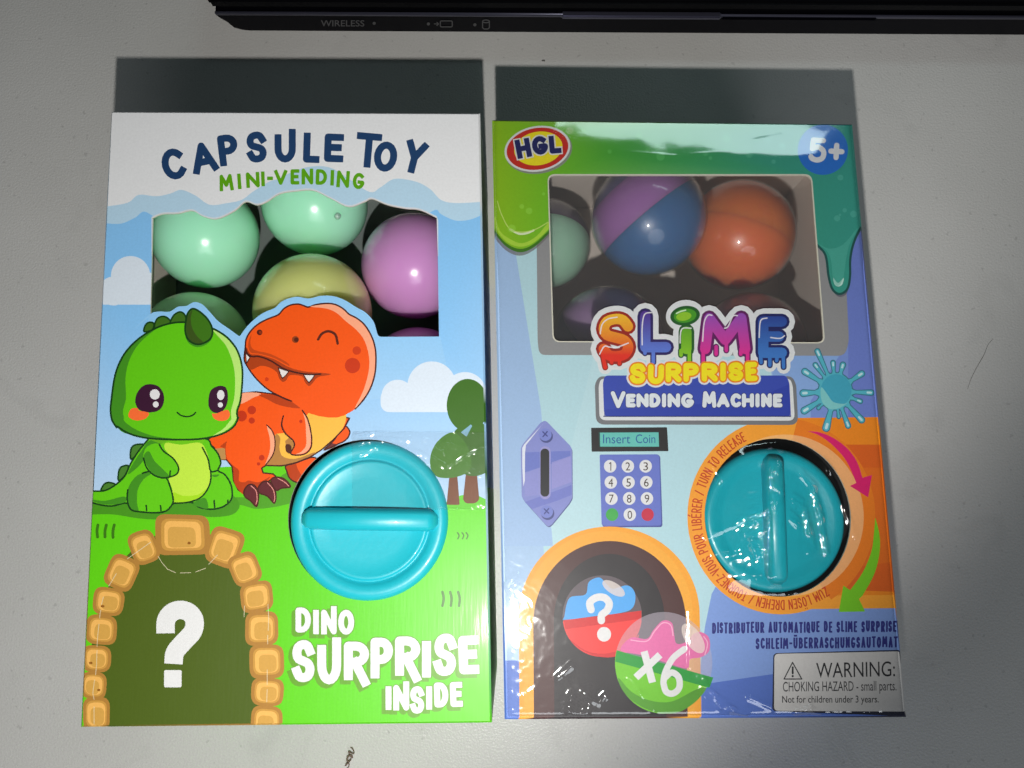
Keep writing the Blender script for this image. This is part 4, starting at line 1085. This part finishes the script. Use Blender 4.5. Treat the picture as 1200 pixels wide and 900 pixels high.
def box_walls(parent, base, ink, rim=0.0005, t=0.0006, zlow=0.0004):
    """four walls and a back under the front's outline; ink gives each wall its colours from the far end to the near end"""
    BW = [px(x, y) for x, y in base]                    # far left, far right, near right, near left
    cen = sum(BW, Vector()) / 4
    O = []
    for k in range(4):
        d = Vector()
        for a, b in ((BW[k - 1], BW[k]), (BW[k], BW[(k + 1) % 4])):
            e = b - a; n = Vector((e.y, -e.x, 0)).normalized()
            if n.dot((a + b) / 2 - cen) < 0: n = -n
            d += n
        O.append(BW[k] + d * rim)
    zt = BOX_H - rim
    grey = (0.74, 0.66, 0.59)
    for name, i, j in (('top_panel', 0, 1), ('side_panel', 1, 2), ('bottom_panel', 3, 2), ('side_panel', 0, 3)):
        a, b = O[i], O[j]
        stops = ink[(i, j)]                             # [(fraction, colour), ...] colour holds from that fraction on
        n = Vector(((b - a).y, -(b - a).x, 0)).normalized()
        if n.dot((a + b) / 2 - cen) > 0: n = -n          # inwards
        fr = [s[0] for s in stops] + [1.0]
        V, F, C = [], [], []
        for f in fr:
            p = a.lerp(b, f)
            for q in (p, p + n * t):
                V.append((q.x, q.y, zlow)); V.append((q.x, q.y, zt))
        for s in range(len(stops)):
            o = 4 * s
            for face, c in (((o, o + 4, o + 5, o + 1), stops[s][1]), ((o + 2, o + 3, o + 7, o + 6), grey), ((o, o + 2, o + 6, o + 4), grey), ((o + 1, o + 5, o + 7, o + 3), stops[s][1])):
                F.append(face); C += [c] * 4
        w = link_mesh(name, V, F, m_cardR, parent)
        at = w.data.color_attributes.new('ink', 'FLOAT_COLOR', 'CORNER')
        at.data.foreach_set('color', [v for c in C for v in (*c, 1.0)])
    V = [(p.x * .999 + cen.x * .001, p.y * .999 + cen.y * .001, zlow + .0004) for p in O] + [(p.x * .999 + cen.x * .001, p.y * .999 + cen.y * .001, zlow + .001) for p in O]
    w = link_mesh('back_panel', V, [(3, 2, 1, 0), (4, 5, 6, 7)], m_cardR, parent)
    at = w.data.color_attributes.new('ink', 'FLOAT_COLOR', 'CORNER')
    at.data.foreach_set('color', [v for c in [grey] * 8 for v in (*c, 1.0)])
    return O

def lathe(name, prof, centre, mat, parent, n=96):
    V, F = [], []
    for r, z in prof:
        for k in range(n):
            a = 2 * PI * k / n
            V.append((centre.x + r * math.cos(a), centre.y + r * math.sin(a), centre.z + z))
    m = len(prof)
    for i in range(m - 1):
        for k in range(n):
            F.append((i * n + k, i * n + (k + 1) % n, (i + 1) * n + (k + 1) % n, (i + 1) * n + k))
    if prof[-1][0] < 1e-4:
        pass
    o = link_mesh(name, V, F, mat, parent, True)
    return o

def grip(name, centre, ang, half, wb, wt, hgt, taper, mat, parent, z0):
    """a finger ridge: a long bar with sloping flanks and pointed ends"""
    bm = bmesh.new()
    rows = []
    ux, uy = math.cos(ang), math.sin(ang)
    for s, kw, kh in ((-1, .50, .30), (-.93, .86, .80), (-.86, 1, 1), (.86, 1, 1), (.93, .86, .80), (1, .50, .30)):
        row = []
        for w, h in ((-wb, 0), (-(wb * .75 + wt * .25), .5), (-wt * 1.12, .9), (-wt * .7, 1), (0, 1.03), (wt * .7, 1), (wt * 1.12, .9), (wb * .75 + wt * .25, .5), (wb, 0)):
            X, Y = s * half, w * kw
            row.append(bm.verts.new((centre.x + X * ux - Y * uy, centre.y + X * uy + Y * ux, z0 + hgt * h * kh)))
        rows.append(row)
    for a, b in zip(rows, rows[1:]):
        for k in range(len(a) - 1): bm.faces.new((a[k], a[k + 1], b[k + 1], b[k]))
    bm.faces.new(rows[0]); bm.faces.new(rows[-1])
    bmesh.ops.bevel(bm, geom=[e for e in bm.edges if e.calc_face_angle(0) > 0.5], offset=0.0003, segments=2, affect='EDGES')
    return link_bm(name, bm, mat, parent, True)

# ---- left box
A, base = art_dino()
c0 = px(335, 490, 0)
dino_box = thing('dinosaur_toy_box', 'white, blue and green toy box with two cartoon dinosaurs and a smooth turquoise dial', 'toy box', (c0.x, c0.y, 0), 'toy vending boxes lying on the desk')
A.build('front_panel', base, m_cardL, dino_box, rim_col=None)
box_walls(dino_box, base, {(0, 1): [(0, INK['white'])], (1, 2): [(0, INK['white']), (.2, INK['sky']), (.64, INK['green'])], (3, 2): [(0, INK['green'])], (0, 3): [(0, INK['white']), (.2, INK['sky']), (.64, INK['green'])]})
zf = BOX_H - 0.0012
link_mesh('window_film', [px(x, y, zf) for x, y in ((172, 215), (518, 215), (520, 400), (170, 400))], [(3, 2, 1, 0)], m_acet, dino_box)
dc = px(433, 609); dr = 0.02125
prof = [(dr, -.012), (dr, -.0008), (dr * .992, .0000), (dr * .972, .0008), (dr * .94, .0013), (dr * .90, .0015), (dr * .84, .0013), (dr * .795, .0008), (dr * .775, .0002), (dr * .76, .0000), (dr * .745, .0002), (dr * .735, .0007), (dr * .72, .0009), (dr * .69, .0006), (dr * .5, .0003), (dr * .25, .0001), (0.00001, .0000)]
dial = lathe('dial', prof, dc, m_dial, dino_box)
g = grip('grip_bar', px(434.5, 608.5), math.radians(-1.6), .0182, .0030, .0019, .0042, .2, m_dial, dial, BOX_H + .0002)
lathe('dial_housing', [(.0228, -.0012), (.0228, -.014), (.0001, -.014)], px(432, 609), m_dark, dino_box, 48)
# clear sticker that holds the dial for transport
def drape(name, outline, zfun, mat, parent, step=1.5):
    xs = [p[0] for p in outline]; ys = [p[1] for p in outline]
    V = [Vector(p) for p in outline]; F = [list(range(len(outline)))]
    x = min(xs) + step * .5
    while x < max(xs):
        y = min(ys) + step * .5
        while y < max(ys):
            V.append(Vector((x, y))); y += step
        x += step
    vs, es, fs, *_ = delaunay_2d_cdt(V, [], F, 1, 1e-3, False)
    used = sorted({i for f in fs for i in f}); ix = {v: k for k, v in enumerate(used)}
    W = [px(vs[i][0], vs[i][1], zfun(vs[i][0], vs[i][1])) for i in used]
    return link_mesh(name, W, [[ix[i] for i in f][::-1] for f in fs], mat, parent, True)
def nz3(x, y, s, seed=0.0): return mnoise.noise(Vector((x / s, y / s, seed)))
def seal_z(x, y):
    d = math.hypot(x - 433, (y - 609) * .98) / 91.0
    t = min(1, max(0, (1.16 - d) / .22)); t = t * t * (3 - 2 * t)
    cr = 0
    for seg in (((412, 513), (440, 508), (470, 510), (540, 523), (574, 530)), ((462, 524), (500, 534), (524, 546), (546, 531), (574, 520)), ((420, 534), (440, 524)), ((545, 545), (562, 556)), ((412, 521), (440, 516), (480, 516), (520, 530))):
        for (ax, ay), (bx, by) in zip(seg, seg[1:]):
            q = min(1, max(0, ((x - ax) * (bx - ax) + (y - ay) * (by - ay)) / ((bx - ax) ** 2 + (by - ay) ** 2)))
            cr = max(cr, math.exp(-(math.hypot(x - ax - q * (bx - ax), y - ay - q * (by - ay)) / 2.4) ** 2))
    return BOX_H + .0007 + .0014 * t + .00018 * nz3(x, y, 11) + .00008 * nz3(x, y, 5, 3) + .00055 * cr
zig = []
for k in range(11):
    zig.append((417 + (1.6 if k % 2 else 0) + k * .12, 541 + k * 5.0))
out = zig + [(455, 594), (505, 595), (528, 596), (562, 598), (570, 585), (571.5, 530), (556, 524), (530, 518), (500, 509), (470, 506), (430, 507), (412, 512), (414, 530)]
drape('clear_seal', out, seal_z, m_seal, dino_box)

# ---- right box
A, base2 = art_slime()
c1 = px(810, 490, 0)
slime_box = thing('slime_toy_box', 'film-wrapped blue and orange slime toy box with a keypad, arch and dark turquoise dial', 'toy box', (c1.x, c1.y, 0), 'toy vending boxes lying on the desk')
A.build('front_panel', base2, m_cardR, slime_box)
lil, lb, db = rgb(116, 140, 216), rgb(168, 200, 240), rgb(86, 120, 206)
box_walls(slime_box, base2, {(0, 1): [(0, rgb(120, 190, 30)), (.5, rgb(58, 160, 110))], (1, 2): [(0, rgb(50, 150, 135)), (.2, lil), (.5, rgb(226, 110, 20)), (.8, db)], (3, 2): [(0, db), (.08, (.06, .04, .04)), (.45, db)], (0, 3): [(0, rgb(140, 196, 20)), (.2, lb), (.9, db)]})
link_mesh('window_film', [px(x, y, zf) for x, y in ((630, 195), (965, 195), (980, 412), (632, 412))], [(3, 2, 1, 0)], film_mat('hazy_window_film', 1.0, 0.05, 60, 0.05, haze=0.045), slime_box)
dc2 = px(909, 609); dr2 = 0.0193
prof = [(dr2, -.012), (dr2, -.0030), (dr2 * .985, -.0018), (dr2 * .95, -.0009), (dr2 * .90, -.0006), (dr2 * .82, -.0008), (dr2 * .76, -.0013), (dr2 * .70, -.0014), (dr2 * .4, -.0013), (.00001, -.0012)]
dial2 = lathe('dial', prof, dc2, m_dial2, slime_box)
grip('grip_bar', px(908, 608), math.radians(88.5), .0172, .0028, .0018, .0044, .2, m_dial2, dial2, BOX_H - .0014)
lathe('dial_housing', [(.0232, -.0012), (.0232, -.014), (.0001, -.014)], px(912, 606), m_dark, slime_box, 48)

# shrink wrap over the front, folded down over the long edges
def bil(u, v):
    tl, tr, br, bl = [Vector(p) for p in base2]
    return tl.lerp(tr, u).lerp(bl.lerp(br, u), v)
def sstep(a, b, x):
    t = min(1, max(0, (x - a) / (b - a))); return t * t * (3 - 2 * t)
kk5, kk6, kk7 = Z(800, 490, 3.75), Z(590, 610, 3.75), Z(820, 690, 4.6154)
CREASES = [([(735, 178), (790, 183), (850, 178)], 1.6, .000010), ([(880, 165), (915, 158)], 1.6, .000014), (kk5((525, 255), (575, 310), (610, 450), (632, 592)), 3.5, .0005), (kk5((538, 420), (558, 500), (577, 568)), 3.2, .0004), (kk5((268, 512), (310, 462), (382, 448)), 3.4, .0005),
           (kk5((300, 528), (382, 478)), 3.2, .0005), (kk5((130, 215), (168, 265)), 4, .0005), (kk5((384, 420), (378, 560), (372, 690)), 2.2, .00018), (kk5((410, 390), (400, 560)), 2.2, .00015), (kk5((380, 192), (402, 202), (392, 228), (424, 214)), 2.6, .00028), (kk5((436, 190), (418, 240), (450, 262)), 2.6, .0003), (kk5((392, 252), (432, 274)), 2.4, .00025), (kk5((400, 300), (440, 330), (425, 372)), 2.4, .00025),
           (kk5((100, 524), (300, 432), (410, 385)), 4, .0003), (kk5((488, 366), (524, 386)), 3.6, .0005), (kk5((470, 440), (505, 470)), 3.6, .0005), (kk5((300, 530), (320, 600)), 4, .0004),
           (kk5((140, 590), (300, 570), (560, 590), (720, 620)), 4, .00025), (kk5((620, 190), (650, 230), (760, 520)), 4, .0003),
           (kk6((300, 765), (288, 832)), 3.2, .00032), (kk6((355, 758), (402, 795)), 3.2, .00032), (kk6((420, 806), (452, 768)), 3.2, .00032), (kk6((285, 842), (345, 852)), 3.2, .00032), (kk6((380, 800), (365, 850)), 3.4, .00032),
           (kk6((0, 292), (62, 238)), 3.4, .0004), (kk6((240, 690), (300, 640)), 3.6, .0003), (kk6((560, 700), (600, 760), (660, 830)), 3.6, .0003), (kk6((870, 690), (930, 770), (1010, 830)), 3.6, .0004),
           (kk7((20, 545), (110, 640), (250, 682)), 3.4, .0004), (kk7((270, 588), (390, 642)), 3.2, .0004), (kk7((520, 672), (600, 648), (640, 670)), 3.2, .0005), (kk6((820, 400), (822, 640)), 3.4, .0002)]
def wrap_z(x, y):
    # a tight hump just below the far edge, slack around the dial, gathers at the near end
    q = (188 + 9 * nz3(x, 3.0, 110, 2) + 1.2 * nz3(x, y, 30, 6) - 10 * sstep(720, 640, x) + 6 * sstep(860, 960, x) * -1 - y) / 3.5
    top = .0016 * (1 - sstep(205, 340, y)) - .0000347 * 3.5 * (q if q > 20 else math.log1p(math.exp(q)))
    if y < 210: top += .00002 * nz3(x, y * 1.5, 48, 1.3) + .000004 * nz3(x, y, 18, 5)
    for seg, w, hgt in CREASES:
        for (ax, ay), (bx, by) in zip(seg, seg[1:]):
            if not (min(ax, bx) - 3 * w < x < max(ax, bx) + 3 * w and min(ay, by) - 3 * w < y < max(ay, by) + 3 * w): continue
            L2 = (bx - ax) ** 2 + (by - ay) ** 2
            t = min(1, max(0, ((x - ax) * (bx - ax) + (y - ay) * (by - ay)) / L2))
            dd = math.hypot(x - ax - t * (bx - ax), y - ay - t * (by - ay))
            top += 2.0 * hgt * math.exp(-(dd / w) ** 2) * (.8 + .5 * nz3(x, y, 19, 9))
    d = math.hypot(x - 909, y - 608)
    ax_ = abs(x - 908 + (y - 608) * .02)
    ridge = (.0041 * max(0, 1 - max(0, ax_ - 7) / 74) ** 1.5) * sstep(92, 66, abs(y - 608))
    amp = .00004 * sstep(205, 270, y) + .00020 * math.exp(-(d / 70) ** 2) + .00006 * sstep(770, 820, y) + .00006 * math.exp(-((x - 612) / 16) ** 2) * sstep(560, 700, y)
    amp += .0003 * math.exp(-(ax_ / 16) ** 2) * sstep(120, 60, abs(y - 590))
    cre = 1 - abs(nz3(x * .9 + y * .35, y * .8 - x * .3, 26, 7.7)) * 2.2
    cre2 = 1 - abs(nz3(x + y * .2, y - x * .4, 11, 2.1)) * 2.0
    wr = .65 * max(0, cre) ** 3 + .45 * max(0, cre2) ** 2 + .3 * nz3(x, y, 14, 4)
    return BOX_H + .00045 + top + ridge + amp * (wr + .3)
nu, nv = 260, 420
V, F = [], []
for j in range(nv + 1):
    for i in range(nu + 1):
        u, v = i / nu, j / nv
        p = bil(u, v)
        e = min(u * 420, (1 - u) * 450, v * 690 + 6, (1 - v) * 690)     # px to the nearest folded edge
        z = wrap_z(p.x, p.y)
        if e < 6: z -= .0009 * (1 - e / 6) ** 2
        V.append(px(p.x, p.y, z))
for j in range(nv):
    for i in range(nu):
        a = j * (nu + 1) + i
        F.append((a, a + nu + 1, a + nu + 2, a + 1))
link_mesh('plastic_wrap', V, F, m_wrap, slime_box, True)

# ------------------------------------------------------------------ capsules
def sphere_part(name, centre, axis, R, lat0, lat1, mat, parent, nu=64, nv=24):
    q = Vector(axis).normalized().to_track_quat('Z', 'Y')
    V, F = [], []
    for j in range(nv + 1):
        la = math.radians(lat0 + (lat1 - lat0) * j / nv)
        for i in range(nu):
            a = 2 * PI * i / nu
            V.append(centre + q @ Vector((R * math.cos(la) * math.cos(a), R * math.cos(la) * math.sin(a), R * math.sin(la))))
    for j in range(nv):
        for i in range(nu):
            F.append((j * nu + i, j * nu + (i + 1) % nu, (j + 1) * nu + (i + 1) % nu, (j + 1) * nu + i))
    return link_mesh(name, V, F, mat, parent, True)

def pearl(name, col):
    m = plain(name, col, 0.22, 0.5, sss=0.85)
    return m
m_mint, m_olive, m_mauve, m_fern = pearl('mint_plastic', rgb(176, 248, 208)), pearl('olive_plastic', rgb(228, 236, 144)), pearl('mauve_plastic', rgb(214, 154, 212)), pearl('fern_plastic', rgb(222, 250, 196))
tray_z = .0226
link_mesh('capsule_tray', [px(x, y, tray_z) for x, y in ((205, 190), (562, 192), (572, 480), (190, 480))], [(3, 2, 1, 0)], plain('grey_board', (.16, .19, .18), .8), dino_box)
for x, y, z, CR, mat, ax, lab in (
    (241, 277, .0430, .0163, m_mint, (.5, .7, -.4), 'mint green capsule at the far left of the dinosaur box window'),
    (369, 238, .0400, .0168, m_mint, (-.3, .8, -.5), 'mint green capsule in the middle under the scalloped cloud edge'),
    (367, 366, .0492, .0176, m_olive, (.1, .9, -.3), 'olive yellow capsule right above the orange dinosaur head'),
    (486, 312, .0420, .0166, m_mauve, (-.7, -.5, -.4), 'large mauve pink capsule at the right side of the dinosaur box window'),
    (229, 404, .0425, .0163, m_fern, (.7, .5, -.3), 'dull green capsule half hidden behind the green dinosaur head'),
    (490, 446, .0400, .0166, m_mauve, (.3, .8, -.5), 'mauve capsule of which only the top shows in the window corner')):
    c = px(x, y, z)
    ball = sphere_part('toy_capsule', Vector(), ax, CR, -90, 90, mat, None, nv=48)
    ball.location = c
    bpy.context.view_layer.update()
    tag(ball, lab, 'capsule', 'capsules inside the dinosaur box')
    if x == 369:
        n = (px(402, 257, .053) - c).normalized()
        sphere_part('moulding_nub', c + n * CR * .985, n, .0011, 0, 90, mat, ball, 24, 8)
m_shell = film_mat('capsule_shell', 1.3, 0.05, 80, 0.04, haze=0.045)
def slime_mat(name, col, rough=0.35): return plain(name, col, rough, 0.2, sss=0.9, noise=.25, nscale=90)
VD = slime_mat('black_violet_slime', rgb(84, 66, 92))
PU, BL, OR, OD, GR, DK, MV, NV = (slime_mat(n, rgb(*c)) for n, c in (('purple_slime', (166, 104, 180)), ('blue_plastic', (10, 96, 156)), ('orange_slime', (242, 118, 6)), ('red_orange_plastic', (234, 106, 4)), ('pale_green_slime', (164, 216, 184)), ('dark_violet_slime', (170, 132, 186)), ('grey_violet_slime', (190, 150, 176)), ('indigo_slime', (112, 98, 160))))
for x, y, z, CR, ax, zones, lab in (
    (760, 256, .0490, .0178, (-.60, .78, .05), ((-90, 0, BL, 'lower_half'), (0, 44, PU, 'slime'), (44, 90, NV, 'upper_half')), 'blue and purple two-tone capsule in front of the others'),
    (866, 276, .0370, .0178, (.35, .93, .10), ((-90, 2, OD, 'lower_half'), (2, 90, OR, 'upper_half')), 'orange capsule against the right edge of the film-wrapped window'),
    (640, 286, .0300, .0150, (.05, .9, -.38), ((-90, 0, GR, 'lower_half'), (0, 90, VD, 'upper_half')), 'pale green and dark capsule cut off by the left edge of the film-wrapped window'),
    (712, 400, .0360, .0178, (.5, .6, .5), ((-90, 0, NV, 'lower_half'), (0, 90, DK, 'upper_half')), 'dark violet capsule low behind the big dripping letters, on the left'),
    (880, 405, .0340, .0172, (-.4, .7, .5), ((-90, 0, DK, 'lower_half'), (0, 90, MV, 'upper_half')), 'grey violet capsule low behind the big dripping letters, on the right')):
    c = px(x, y, z)
    t = thing('toy_capsule', lab, 'capsule', c, 'capsules inside the slime box')
    for a, b, mat, nm in zones: sphere_part(nm, c, ax, CR * .97, a, b, mat, t)
    sphere_part('shell', c, ax, CR, -90, 90, m_shell, t, nv=40)

# ------------------------------------------------------------------ bits on the desk
m_lint = plain('brown_fluff', (0.19, 0.13, 0.10), 0.9)
m_hair = plain('dark_hair', (0.16, 0.155, 0.15), 0.6)
def curve_tube(name, pts, r, mat, taper=True):
    cu = bpy.data.curves.new(name, 'CURVE'); cu.dimensions = '3D'; cu.bevel_depth = 1.0; cu.bevel_resolution = 2
    s = cu.splines.new('POLY'); s.points.add(len(pts) - 1)
    for k, p in enumerate(pts):
        s.points[k].co = (*p, 1); s.points[k].radius = r * (1 - .5 * abs(2 * k / (len(pts) - 1) - 1)) if taper else r
    o = bpy.data.objects.new(name, cu); COL.objects.link(o)
    bpy.context.view_layer.update()
    me = bpy.data.meshes.new_from_object(o.evaluated_get(bpy.context.evaluated_depsgraph_get()))
    bpy.data.objects.remove(o); bpy.data.curves.remove(cu)
    me.name = name
    ob = bpy.data.objects.new(name, me); COL.objects.link(ob)
    me.materials.clear(); me.materials.append(mat)
    return ob
rl = random.Random(3)
pts = []
for k in range(46):
    t = k / 45
    x, y = 406 + 7 * t + 2.6 * math.sin(t * 23), 899 - 21 * t + 2.4 * math.cos(t * 29)
    pts.append(px(x, y, .0007 + .0005 * math.sin(t * 17)))
tag(curve_tube('lint', pts, .00034, m_lint), 'small brown curl of fluff on the desk near the bottom edge', 'lint')
pts = [px(x, y, .00012) for x, y in catmull([(1164, 397), (1158, 404), (1153, 416), (1145, 430), (1138, 444), (1134, 456)], False, 5)]
tag(curve_tube('hair', pts, .00008, m_hair), 'short dark hair on the desk right of the film-wrapped box', 'hair')

m_crumb = plain('dark_crumb', (0.16, 0.15, 0.14), 0.8)
def crumb(x, y, r, lab):
    bm = bmesh.new()
    bmesh.ops.create_icosphere(bm, subdivisions=2, radius=r)
    c = px(x, y, r * .45)
    for v in bm.verts:
        k = 1 + .35 * mnoise.noise(v.co * (1.6 / r))
        v.co = Vector((v.co.x * 1.9 * k, v.co.y * .8 * k, v.co.z * .5 * k)) + c
    tag(link_bm('crumb', bm, m_crumb, None, True), lab, 'crumb')
crumb(637, 71, .0004, 'tiny dark crumb on the desk between the laptop and the wrapped box')
